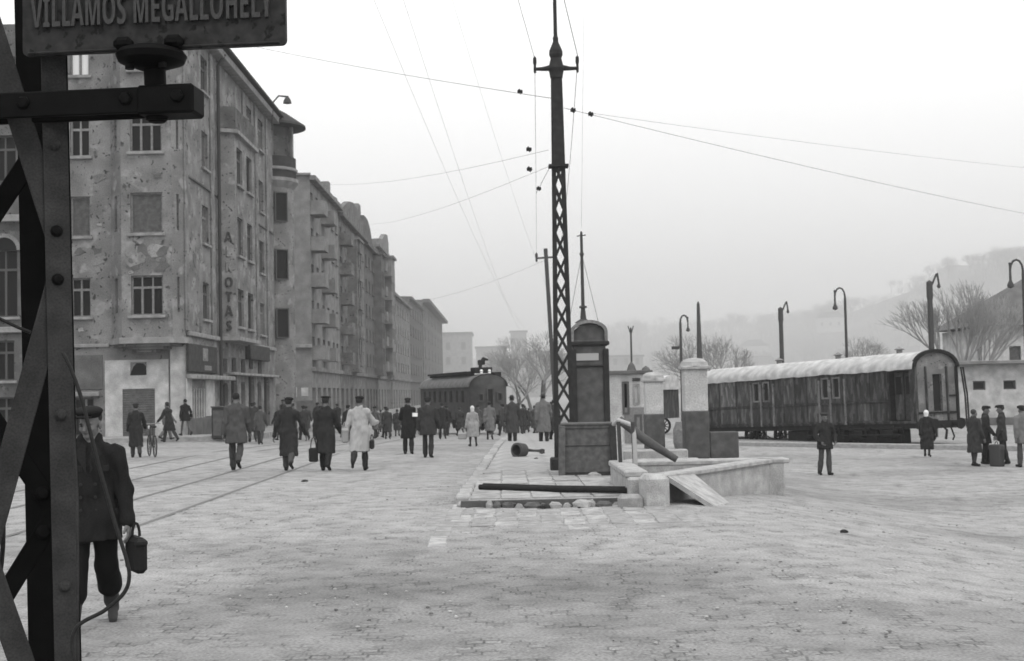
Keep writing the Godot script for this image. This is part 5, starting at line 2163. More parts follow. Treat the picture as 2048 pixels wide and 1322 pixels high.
func grow(tr: B, cr: B, r: RandomNumberGenerator, p: Vector3, d: Vector3, l: float, rad: float, spread: float, depth: int, lev: int) -> void:
	var bend := Vector3(r.randf_range(-1, 1), r.randf_range(-0.3, 0.6), r.randf_range(-1, 1)) * 0.16 * l
	var mid := p + d * l * 0.5 + bend * 0.5
	var end := p + d * l + bend * 0.6
	var b := tr if lev < 2 else cr
	if lev < 4:
		b.tube([p, mid, end], [rad, rad * 0.85, rad * 0.7], 7 if lev < 2 else 4, false)
	else:
		b.tube([p, end], [maxf(rad, 0.008), maxf(rad * 0.6, 0.006)], 3, false)
	if lev >= depth:
		return
	var n := 3 if lev < 2 else (3 if r.randf() < 0.6 else 4)
	for i in n:
		var a := TAU * (i + r.randf()) / n
		var u := d.cross(Vector3.RIGHT if absf(d.x) < 0.8 else Vector3.BACK).normalized()
		var w := d.cross(u)
		var sp := spread * r.randf_range(0.5, 1.2)
		var nd := (d + (u * cos(a) + w * sin(a)) * sp + Vector3(0, 0.12, 0)).normalized()
		grow(tr, cr, r, p.lerp(end, 1.0 if i == 0 else r.randf_range(0.6, 1.0)), nd, l * r.randf_range(0.66, 0.86), rad * 0.62, spread, depth, lev + 1)

func trees() -> void:
	var kinds := [tree_mesh(3, 10.0, 0.36, 6, 2), tree_mesh(9, 9.0, 0.62, 6, 1), tree_mesh(21, 8.0, 0.6, 6, 1)]
	var spots := [
		[0, Vector3(27.2, -0.7, -80.0), 0.2, 0.8, "large bare tree with forked trunks between carriage and pale house"],
		[1, Vector3(2.4, -1.3, -120.0), 0.0, 0.95, "bare tree on the median just left of the lattice mast"],
		[2, Vector3(1.0, -1.3, -150.0), 1.0, 1.0, "bare tree on the median behind the first, left of it"],
		[1, Vector3(3.4, -1.3, -175.0), 2.0, 1.15, "tallest hazy bare tree on the median beside the leaning mast"],
		[2, Vector3(0.2, -1.3, -210.0), 3.0, 1.0, "small hazy bare tree on the median, farthest left"],
		[2, Vector3(18.5, -0.7, -118.0), 0.5, 0.95, "bare tree behind the nearer white pillar and obelisk pole"],
		[1, Vector3(15.5, -0.7, -104.0), 1.5, 0.75, "low bushy bare tree over the far end of the carriage roof"],
		[2, Vector3(37.0, -0.7, -140.0), 4.5, 1.0, "hazy bare tree left of the large forked tree"],
	]
	for s in spots:
		var t := thing("bare_tree", s[4], "tree", s[1], s[2], "" if s[0] == 0 else "bare trees in the haze")
		var sc: float = s[3]
		partm("trunk", kinds[s[0]][0], M.bark, t, Transform3D(Basis.from_scale(Vector3.ONE * sc), Vector3.ZERO))
		partm("crown", kinds[s[0]][1], M.twig, t, Transform3D(Basis.from_scale(Vector3.ONE * sc), Vector3.ZERO))
	# wooded hillside: far-off bare trees that read as one mass
	var mm := MultiMesh.new()
	mm.transform_format = MultiMesh.TRANSFORM_3D
	var fb := B.new()
	var rr := RandomNumberGenerator.new()
	rr.seed = 5
	grow(fb, fb, rr, Vector3.ZERO, Vector3.UP, 2.1, 0.16, 0.75, 4, 0)
	mm.mesh = fb.mesh()
	mm.instance_count = 900
	for i in 900:
		var Z := rr.randf_range(-640, -1350)
		var X := -Z * rr.randf_range(0.06, 0.42)
		mm.set_instance_transform(i, Transform3D(Basis(Vector3.UP, rr.randf() * TAU).scaled(Vector3.ONE * rr.randf_range(1.6, 3.2)), Vector3(X, hill_y.call(X, Z) - 0.8, Z)))
	var mi := MultiMeshInstance3D.new()
	mi.multimesh = mm
	mi.material_override = M.twig
	named(mi, "hillside_woods", self)
	tag(mi, "hazy bare woods scattered over the hillside", "woods", "", "stuff")

# ---------------------------------------------------------------- the tram-stop post in the foreground
func stop_mast() -> void:
	var t := thing("lattice_post", "dark riveted lattice post filling the left edge of the view", "post", Vector3(-0.992, 0, -3.2))
	t.rotation.z = deg_to_rad(1.0)
	var a := Vector3(-0.92, 0, 0.39)
	var d := Vector3(-0.39, 0, -0.92)
	var w := 0.36
	var h := 4.2
	for k in 4:
		var o: Vector3 = [Vector3.ZERO, a * w, d * w, a * w + d * w][k]
		var sa := a if k % 2 == 0 else -a
		var sd := d if k < 2 else -d
		var b := B.new()
		var up := Vector3(0, h, 0)
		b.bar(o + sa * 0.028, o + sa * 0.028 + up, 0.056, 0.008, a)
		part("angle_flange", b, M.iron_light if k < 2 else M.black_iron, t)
		b = B.new()
		b.bar(o + sd * 0.034, o + sd * 0.034 + up, 0.068, 0.008, d)
		part("angle_flange", b, M.black_iron, t)
		if k == 2:
			b = B.new()
			b.bar(o + a * 0.05 - d * 0.01, o + a * 0.05 - d * 0.01 + up, 0.085, 0.008, a)
			part("cover_plate", b, M.black_iron, t)
	var lace := func(R0: Vector3, L0: Vector3, y0: float, y1: float, off: Vector3, m: Material, ww: float) -> void:
		var b := B.new()
		b.bar(R0 + Vector3(0, y0, 0) + off, L0 + Vector3(0, y1, 0) + off, ww, 0.008, a, 0.002)
		part("lacing_bar", b, m, t)
	var fo := d * 0.009
	for q in [[2.12, 3.25], [2.06, 0.92], [0.8, 1.85], [-0.1, 0.9], [4.1, 3.2]]:
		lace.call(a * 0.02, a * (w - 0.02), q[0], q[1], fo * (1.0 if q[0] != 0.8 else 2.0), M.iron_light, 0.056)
	var bo := d * (w - 0.012)
	for q in [[1.49, 1.98], [1.45, 0.98], [2.44, 1.96], [2.46, 2.95], [0.5, 0.96], [3.4, 2.97]]:
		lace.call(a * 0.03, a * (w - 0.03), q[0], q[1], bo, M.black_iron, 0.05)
	var v := 1.3
	for y in [1.32, 1.72, 2.04, 2.155, 2.36, 2.8]:
		var b := B.new()
		b.lathe([Vector2(0.0, 0.012), Vector2(0.008, 0.011), Vector2(0.013, 0.005), Vector2(0.0145, 0)], 10, Transform3D(Basis(d, -d.cross(a) * 0 - d, a) if false else Basis(a, -d, a.cross(-d)), a * 0.03 - d * 0.004 + Vector3(0, y, 0)))
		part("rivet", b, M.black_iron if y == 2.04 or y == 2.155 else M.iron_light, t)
	for y in [1.52, 1.42]:
		var b := B.new()
		b.lathe([Vector2(0.0, 0.014), Vector2(0.012, 0.012), Vector2(0.02, 0.0)], 10, Transform3D(Basis(a, -d, a.cross(-d)), a * 0.05 + d * (w - 0.025) + Vector3(0, y, 0)))
		part("rivet", b, M.black_iron, t)
	# sign on its arm
	var s := thing("tram_stop_sign", "cast tram stop sign with raised letters on a black bracket arm, top left", "sign", Vector3(-0.806, 0, -3.1), deg_to_rad(-5.5))
	var b := B.new()
	var rr := PackedVector2Array()
	var c := Vector2(0.004, 2.69)
	for k in 4:
		for i in 4:
			var an := PI / 2 * k + PI / 2 * i / 3.0
			var q: Vector2 = [Vector2(1, 1), Vector2(-1, 1), Vector2(-1, -1), Vector2(1, -1)][k]
			rr.append(c + Vector2(q.x * (0.314 - 0.012), q.y * (0.13 - 0.012)) + Vector2(cos(an), sin(an)) * 0.012)
	b.extrude(rr, 0.014)
	part("plate", b, M.enamel, s)
	b = B.new()
	for e in [[0.004, 2.815, 0.6, 0.006], [0.004, 2.565, 0.6, 0.006]]:
		b.box(Vector3(e[0], e[1], 0.002), Vector3(e[2], e[3], 0.006), 0.002)
	part("rim", b, M.enamel, s)
	var font := SystemFont.new()
	font.font_names = PackedStringArray(["Droid Sans"])
	font.font_weight = 700
	var tm := TextMesh.new()
	tm.text = "VILLAMOS MEGÁLLÓHELY"
	tm.font = font
	tm.font_size = 64
	tm.pixel_size = 0.001
	tm.depth = 0.012
	var ab := tm.get_aabb()
	var kx := 0.575 / ab.size.x
	var lt := partm("lettering", tm, M.letter, s, Transform3D(Basis.from_scale(Vector3(kx, kx * 2.05, 1)), Vector3(0.002, 2.622 - ab.position.y * kx * 2.05, 0.004)))
	lt.set_meta("label", "raised words VILLAMOS MEGÁLLÓHELY")
	b = B.new()
	b.lathe([Vector2(0.0, 2.512), Vector2(0.03, 2.515), Vector2(0.075, 2.532), Vector2(0.081, 2.546), Vector2(0.074, 2.556), Vector2(0.045, 2.566), Vector2(0.0, 2.572)], 28)
	for x in [-0.062, 0.058]:
		b.box(Vector3(x, 2.575, 0.012), Vector3(0.045, 0.03, 0.03), 0.01)
	part("flange", b, M.black_iron, s)
	for x in [-0.03, 0.03]:
		var q := B.new()
		q.lathe([Vector2(0.0, -0.006), Vector2(0.011, -0.006), Vector2(0.011, 0.006), Vector2(0, 0.006)], 6, Transform3D(Basis.IDENTITY, Vector3(x * 1.3, 2.515, 0.035)))
		part("bolt", q, M.black_iron, s)
	b = B.new()
	b.tube([Vector3(0.005, 2.4, -0.02), Vector3(0.005, 2.53, -0.005)], 0.025, 18)
	part("pin", b, M.black_iron, s)
	b = B.new()
	b.bar(Vector3(-1.3, 2.44, -0.05), Vector3(0.098, 2.442, -0.05), 0.06, 0.012, Vector3.UP, 0.003)
	b.bar(Vector3(-1.3, 2.44, 0.012), Vector3(0.098, 2.442, 0.012), 0.06, 0.012, Vector3.UP, 0.003)
	part("bracket_arm", b, M.black_iron, s)
	b = B.new()
	b.box(Vector3(0.038, 2.441, -0.02), Vector3(0.135, 0.068, 0.085), 0.006)
	part("clamp", b, M.black_iron, s)
	for x in [-0.055, 0.068, -0.3]:
		var q := B.new()
		q.lathe([Vector2(0, 0.012), Vector2(0.012, 0.011), Vector2(0.016, 0.004), Vector2(0.016, 0)], 6, Transform3D(Basis(Vector3.RIGHT, Vector3.BACK, Vector3.DOWN), Vector3(x, 2.445, 0.0235 if x > 0 else 0.0185)))
		part("bolt", q, M.black_iron, s)
	var nt := B.new()
	nt.lathe([Vector2(0, 2.392), Vector2(0.018, 2.395), Vector2(0.03, 2.409)], 12, Transform3D(Basis.IDENTITY, Vector3(0.005, 0, -0.02)))
	part("nut", nt, M.black_iron, s)
	# loose cables on the post
	var P := func(x: float, y: float, z: float) -> Vector3: return Vector3(-(1012.0 - x) / 2700.0 * z, 1.75 + (802.0 - y) / 2700.0 * z, -z)
	var cable := func(label: String, pts: Array, z: float, r: float, m: Material) -> void:
		var cv := Curve3D.new()
		for i in pts.size():
			var p: Vector3 = P.call(pts[i][0], pts[i][1], z)
			var tg := Vector3.ZERO
			if i > 0 and i < pts.size() - 1:
				tg = (P.call(pts[i + 1][0], pts[i + 1][1], z) - P.call(pts[i - 1][0], pts[i - 1][1], z)) / 6.0
			cv.add_point(p, -tg, tg)
		var q := B.new()
		q.tube(Array(cv.tessellate(4, 3)), r, 8)
		solo("loose_cable", q, m, label, "cable")
	cable.call("thick black cable looping loose beside the lattice post", [[128, 705], [143, 735], [166, 800], [198, 930], [228, 1040], [250, 1110], [257, 1150], [246, 1183], [208, 1216], [168, 1236], [150, 1252], [143, 1280], [150, 1335], [152, 1420]], 3.02, 0.0045, M.leather)
	cable.call("straight thin conduit running down along the lattice post", [[143, 770], [148, 850], [155, 1000], [155, 1150], [153, 1330], [153, 1420]], 3.04, 0.0035, M.iron_light)
	cable.call("short cable end slanting across the post's left edge", [[-40, 615], [0, 632], [40, 652], [64, 662]], 3.25, 0.004, M.leather)
	cable.call("cable hanging down at the far left edge of the post", [[-6, 860], [3, 960], [8, 1050], [4, 1120], [-8, 1200]], 3.3, 0.006, M.leather)

# ---------------------------------------------------------------- people
var head_b := {}
var hand_b: B
var hats := {}

func head_mesh(cell: float, hair: float, skin: float) -> B:
	var key := "%.4f_%.2f_%.2f" % [cell, hair, skin]
	if head_b.has(key):
		return head_b[key]
	var f := Field.new(Vector3(-0.12, -0.06, -0.14), Vector3(0.12, 0.27, 0.14), cell)
	f.cap(Vector3(0, -0.05, 0.025), Vector3(0, 0.06, 0.02), 0.06, 0.054, 0.02, 0)
	f.ell(Vector3(0, 0.15, 0.012), Vector3(0.075, 0.088, 0.094), 0.02, 0)
	f.ell(Vector3(0, 0.08, -0.03), Vector3(0.058, 0.072, 0.06), 0.03, 0)
	f.ell(Vector3(0, 0.02, -0.062), Vector3(0.026, 0.02, 0.02), 0.025, 0)
	f.ell(Vector3(0, 0.122, -0.078), Vector3(0.05, 0.011, 0.016), 0.014, 0)
	f.cap(Vector3(0, 0.112, -0.088), Vector3(0, 0.074, -0.112), 0.009, 0.013, 0.012, 0)
	for s in [-1, 1]:
		f.ell(Vector3(s * 0.036, 0.078, -0.068), Vector3(0.022, 0.018, 0.018), 0.02, 0)
		f.ell(Vector3(s * 0.078, 0.098, 0.012), Vector3(0.012, 0.032, 0.02), 0.008, 0)
		f.ell(Vector3(s * 0.03, 0.106, -0.084), Vector3(0.013, 0.007, 0.008), 0.002, 2)
		f.ell(Vector3(s * 0.03, 0.121, -0.09), Vector3(0.018, 0.004, 0.006), 0.003, 1)
	f.ell(Vector3(0, 0.049, -0.088), Vector3(0.023, 0.006, 0.01), 0.006, 3)
	f.ell(Vector3(0, 0.16, 0.03), Vector3(0.081, 0.088, 0.092), 0.008, 1)
	var b := B.new()
	f.net(b, [Color(skin, skin, skin), Color(hair, hair, hair), Color(0.03, 0.03, 0.03), Color(skin * 0.6, skin * 0.6, skin * 0.6)])
	head_b[key] = b
	return b

func hand_mesh(skin: float) -> B:  # a relaxed left hand, fingers down, palm towards +x, thumb forward (-z)
	if hand_b:
		return hand_b
	var f := Field.new(Vector3(-0.05, -0.22, -0.1), Vector3(0.07, 0.05, 0.07), 0.0042)
	f.cap(Vector3(0, 0.03, 0), Vector3(0, -0.02, 0), 0.028, 0.026, 0.015, 0)
	for i in 4:
		var z: float = [-0.031, -0.010, 0.011, 0.031][i]
		var l: float = [0.072, 0.082, 0.076, 0.058][i]
		f.cap(Vector3(0, -0.02, z * 0.5), Vector3(0.002, -0.09, z), 0.017, 0.0125, 0.012, 0, 1.0)
		var k1 := Vector3(0.008, -0.092 - l * 0.42, z * 1.06)
		var k2 := Vector3(0.024, -0.092 - l * 0.74, z * 1.04)
		var k3 := Vector3(0.042, -0.092 - l * 0.9, z * 1.0)
		f.cap(Vector3(0.002, -0.09, z), k1, 0.0098, 0.009, 0.004, 0)
		f.cap(k1, k2, 0.009, 0.0082, 0.003, 0)
		f.cap(k2, k3, 0.0082, 0.0072, 0.003, 0)
	f.cap(Vector3(0.004, -0.03, -0.022), Vector3(0.016, -0.068, -0.05), 0.016, 0.0115, 0.01, 0)
	f.cap(Vector3(0.016, -0.068, -0.05), Vector3(0.03, -0.1, -0.052), 0.0108, 0.009, 0.004, 0)
	hand_b = B.new()
	f.net(hand_b, [Color(skin, skin, skin)])
	return hand_b

func hat_mesh(kind: String) -> Mesh:
	if hats.has(kind):
		return hats[kind]
	var f := Field.new(Vector3(-0.2, 0.0, -0.2), Vector3(0.2, 0.36, 0.2), 0.0075)
	match kind:
		"beret":
			f.ell(Vector3(0.012, 0.215, 0.012), Vector3(0.108, 0.045, 0.12), 0.01)
			f.ell(Vector3(0, 0.185, 0.01), Vector3(0.086, 0.05, 0.102), 0.01)
		"flat_cap":
			f.ell(Vector3(0, 0.212, -0.012), Vector3(0.104, 0.042, 0.13), 0.012)
			f.ell(Vector3(0, 0.19, 0.006), Vector3(0.088, 0.05, 0.106), 0.012)
			f.ell(Vector3(0, 0.178, -0.115), Vector3(0.07, 0.011, 0.045), 0.006)
		"peaked_cap":
			f.ell(Vector3(0, 0.238, -0.005), Vector3(0.122, 0.028, 0.138), 0.01)
			f.ell(Vector3(0, 0.19, 0.004), Vector3(0.087, 0.055, 0.104), 0.012)
			f.ell(Vector3(0, 0.162, -0.11), Vector3(0.068, 0.009, 0.045), 0.004)
		"fedora":
			f.ell(Vector3(0, 0.222, 0.0), Vector3(0.082, 0.062, 0.1), 0.01)
			f.ell(Vector3(0, 0.178, 0.0), Vector3(0.135, 0.012, 0.155), 0.008)
		"headscarf":
			f.ell(Vector3(0, 0.145, 0.02), Vector3(0.094, 0.112, 0.108), 0.01)
			f.cap(Vector3(0, 0.06, 0.03), Vector3(0, -0.0, 0.03), 0.08, 0.07, 0.02)
			f.cap(Vector3(0, 0.0, -0.06), Vector3(0, 0.02, -0.02), 0.03, 0.05, 0.02)
			for kk in f.nz:
				for jj in f.ny:
					for ii in f.nx:
						var p := f.o + Vector3(ii, jj, kk) * f.h
						var cut := minf(0.055 - absf(p.x), minf(-0.05 - p.z, minf(p.y - 0.03, 0.19 - p.y)))
						if cut > 0:
							f.d[(kk * f.ny + jj) * f.nx + ii] = maxf(f.d[(kk * f.ny + jj) * f.nx + ii], cut)
	var b := B.new()
	f.net(b, [Color.WHITE])
	hats[kind] = b.mesh()
	return hats[kind]

func person(label: String, at: Vector3, turn: float, s: Dictionary, group := "") -> Node3D:
	var t := thing("person", label, "person", at, turn, group)
	var H: float = s.get("h", 1.72)
	var cell: float = s.get("cell", 0.015)
	var lean: float = s.get("lean", 0.04)
	var skin := 0.13
	var trw: float = s.get("trousers", 0.03)
	var thin: bool = s.get("skirt", false)
	var wide: float = s.get("wide", 1.0)
	var legs: Array = s.get("legs", [18, -16, 4, 24])
	var D := func(deg: float) -> Vector3: return Vector3(0, -cos(deg_to_rad(deg)), -sin(deg_to_rad(deg)))
	var hip := []
	var knee := []
	var ank := []
	var low := 9.0
	for i in 2:
		var sx := -1.0 if i == 0 else 1.0
		hip.append(Vector3(sx * 0.092, 0.92, 0))
		var a: float = legs[i]
		var k: float = legs[i + 2]
		knee.append(hip[i] + D.call(a) * 0.425 + Vector3(sx * 0.008, 0, 0))
		ank.append(knee[i] + D.call(a - k) * 0.405)
		low = minf(low, ank[i].y - (0.092 if a - k > -8 else 0.03 + 0.062 * cos(deg_to_rad((a - k) * 1.3)) + 0.15 * sin(deg_to_rad(-(a - k) * 0.55))))
	var lift := Vector3(0, -low, 0)
	for i in 2:
		hip[i] += lift; knee[i] += lift; ank[i] += lift
	var y0 := lift.y
	var up := func(x: float, y: float, z := 0.0) -> Vector3: return Vector3(x, y + y0, z - lean * (y - 0.95) * 1.0)
	# arms
	var sh := []
	var el := []
	var wr := []
	var arms: Array = s.get("arms", [[-18, 8, 18], [18, 8, 18]])
	for i in 2:
		var sx := -1.0 if i == 0 else 1.0
		sh.append(up.call(sx * 0.178 * wide, 1.375))
		var f: float = deg_to_rad(arms[i][0])
		var ab: float = deg_to_rad(arms[i][1])
		var e: float = deg_to_rad(arms[i][2])
		var d1 := Vector3(sx * sin(ab), -cos(ab) * cos(f), -cos(ab) * sin(f))
		el.append(sh[i] + d1 * 0.29)
		var inw: float = arms[i][3] if arms[i].size() > 3 else 0.0
		var d2 := Vector3(sx * sin(ab) * 0.6 - sx * inw, -cos(ab) * cos(f + e), -cos(ab) * sin(f + e)).normalized()
		wr.append(el[i] + d2 * 0.255)
	# body: one surface, legs, trunk, neck, arms
	var fb := Field.new(Vector3(-0.62, -0.05, -0.62), Vector3(0.62, 1.62 + maxf(0, y0), 0.62), maxf(cell, 0.015))
	for i in 2:
		var tk: float = (0.085 if not thin else 0.075) * minf(s.get("baggy", 1.0), 1.25)
		fb.cap(hip[i], knee[i], tk, (0.068 * s.get("baggy", 1.0)) if not thin else 0.052, 0.03, 0)
		if thin:
			fb.cap(knee[i], knee[i].lerp(ank[i], 0.35), 0.05, 0.054, 0.02, 0)
			fb.cap(knee[i].lerp(ank[i], 0.35), ank[i], 0.052, 0.034, 0.02, 0)
		else:
			var bag: float = s.get("baggy", 1.0)
			fb.cap(knee[i], knee[i].lerp(ank[i], 0.5), 0.07 * bag, 0.074 * bag, 0.02, 0)
			fb.cap(knee[i].lerp(ank[i], 0.4), ank[i].lerp(knee[i], 0.08), 0.07 * (bag if bag < 1.05 else 0.9), 0.068 if bag < 1.05 else 0.056, 0.02, 0 if bag < 1.05 else 2)
		var fa: float = legs[i] - legs[i + 2]
		var ft := deg_to_rad(clampf(fa * 0.8, -55, 25))
		var fwd := Vector3(0, sin(ft), -cos(ft))
		var dn := Vector3(0, -cos(ft), -sin(ft))
		var sx := -1.0 if i == 0 else 1.0
		fb.cap(ank[i] + dn * 0.045 - fwd * 0.035, ank[i] + dn * 0.052 + fwd * 0.15 + Vector3(sx * 0.025, 0, 0), 0.044, 0.036, 0.015, 2)
		fb.cap(ank[i] + dn * 0.0, ank[i] + dn * 0.04, 0.045, 0.045, 0.02, 2)
	fb.cap(up.call(-0.05, 0.97), up.call(0.05, 0.97), 0.12, 0.12, 0.04, 0, 0.8)
	fb.cap(up.call(0, 1.0), up.call(0, 1.3), 0.125, 0.14, 0.04, 3, 0.7)
	fb.cap(up.call(-0.12, 1.37), up.call(0.12, 1.37), 0.055, 0.055, 0.04, 3)
	fb.cap(up.call(0, 1.4), up.call(0, 1.53, 0.012), 0.06, 0.054, 0.03, 1)
	for i in 2:
		fb.cap(sh[i], el[i], 0.052, 0.042, 0.03, 3)
		fb.cap(el[i], wr[i], 0.042, 0.03, 0.02, 3)
		fb.cap(wr[i].lerp(el[i], 0.12), wr[i], 0.03, 0.028, 0.01, 1)
	var b := B.new()
	var shoe: float = s.get("shoe", 0.02)
	fb.net(b, [Color(trw, trw, trw), Color(skin, skin, skin), Color(shoe, shoe, shoe), Color(0.05, 0.05, 0.05)], 0.012 if not thin else 0.0, 5)
	var hx := Transform3D(Basis(Vector3.UP, deg_to_rad(s.get("look", 0.0))) * Basis(Vector3.RIGHT, deg_to_rad(s.get("nod", -4.0))), up.call(0, 1.5, 0.0))
	b.add(head_mesh(0.0036 if cell < 0.011 else 0.006, s.get("hair", 0.025), skin), hx)
	for i in 2:
		var dn: Vector3 = (wr[i] - el[i]).normalized()
		var sx := -1.0 if i == 0 else 1.0
		var zc := (Vector3.BACK - dn * Vector3.BACK.dot(dn)).normalized()
		var xc := (-dn).cross(zc)
		var bs := Basis(xc * (1.0 if i == 0 else -1.0), -dn, zc)
		b.add(hand_mesh(skin), Transform3D(bs, wr[i]))
	part("body", b, M.skinish, t)
	# coat
	var cv: float = s.get("coat", 0.03)
	var hem: float = s.get("hem", 0.45) + y0 * 0.0
	var fl: float = s.get("flare", 0.0)
	var fc := Field.new(Vector3(-0.64, hem - 0.06, -0.6), Vector3(0.64, 1.6 + maxf(0, y0), 0.6), cell)
	fc.cap(up.call(0, 1.02), up.call(0, 1.27), 0.15 * wide, 0.168 * wide, 0.05, 0, 0.68)
	for q in [-1.0, 1.0]:
		fc.cap(up.call(0, 1.425, 0.012), up.call(q * 0.15 * wide, 1.378, 0.005), 0.075, 0.078, 0.05, 0, 0.9)
	fc.cap(up.call(0, 1.38, 0.01), up.call(0, 1.475, 0.015), 0.105, 0.07, 0.04, 0)
	if s.get("collar", true):
		fc.cap(up.call(-0.035, 1.475, 0.03), up.call(0.035, 1.475, 0.03), 0.062, 0.062, 0.02, 0, 0.9)
	var mid: Vector3 = (knee[0] + knee[1]) / 2.0
	var hc := Vector3(0, hem, lerpf(0.0, mid.z, 0.6))
	var wst := 0.0 if not s.get("belt", false) else 0.02
	fc.cap(up.call(0, 1.04), Vector3(hc.x, hem - 0.03, hc.z), (0.15 - wst) * wide, (0.175 + fl) * wide, 0.05, 0, 0.78)
	for i in 2:
		if hem < 0.8:
			fc.cap(hip[i], knee[i].lerp(hip[i], -0.25), 0.115 + fl * 0.5, 0.11 + fl * 0.6, 0.06, 0)
		fc.cap(sh[i], el[i], 0.07, 0.064, 0.04, 0)
		fc.cap(el[i], wr[i], 0.066, 0.053, 0.03, 0)
	if s.get("belt", false):
		fc.cap(up.call(-0.06, 1.06), up.call(0.06, 1.06), 0.118, 0.118, 0.01, 1, 0.85)
	fc.cut_below(hem)
	var c := B.new()
	fc.net(c, [Color.WHITE, Color(0.6, 0.6, 0.6)], 0.026, int(at.x * 37) + 5)
	part("coat", c, cloth(cv, s.get("rough", 0.95)), t)
	if s.has("hat"):
		partm(s.hat, hat_mesh(s.hat), cloth(s.get("hatv", 0.015)), t, hx)
	t.scale = Vector3.ONE * (H / 1.75)
	return t

func handbag(called: String, label: String, at: Vector3, size: Vector3, v: float, turn := 0.0, drop := 0.12) -> Node3D:
	var t := thing(called, label, "bag", at, turn)
	var b := B.new()
	b.box(Vector3(0, size.y / 2, 0), size, 0.03)
	part("bag_body", b, cloth(v, 0.6), t)
	b = B.new()
	b.box(Vector3(0, size.y * 0.86, 0), Vector3(size.x * 0.96, size.y * 0.22, size.z * 1.12), 0.02)
	part("flap", b, cloth(v * 1.3, 0.6), t)
	b = B.new()
	var pts := []
	for i in 9:
		var a := PI * i / 8.0
		pts.append(Vector3(cos(a) * size.x * 0.28, size.y + sin(a) * drop, 0))
	b.tube(pts, 0.011, 6)
	part("handle", b, cloth(v, 0.6), t)
	return t

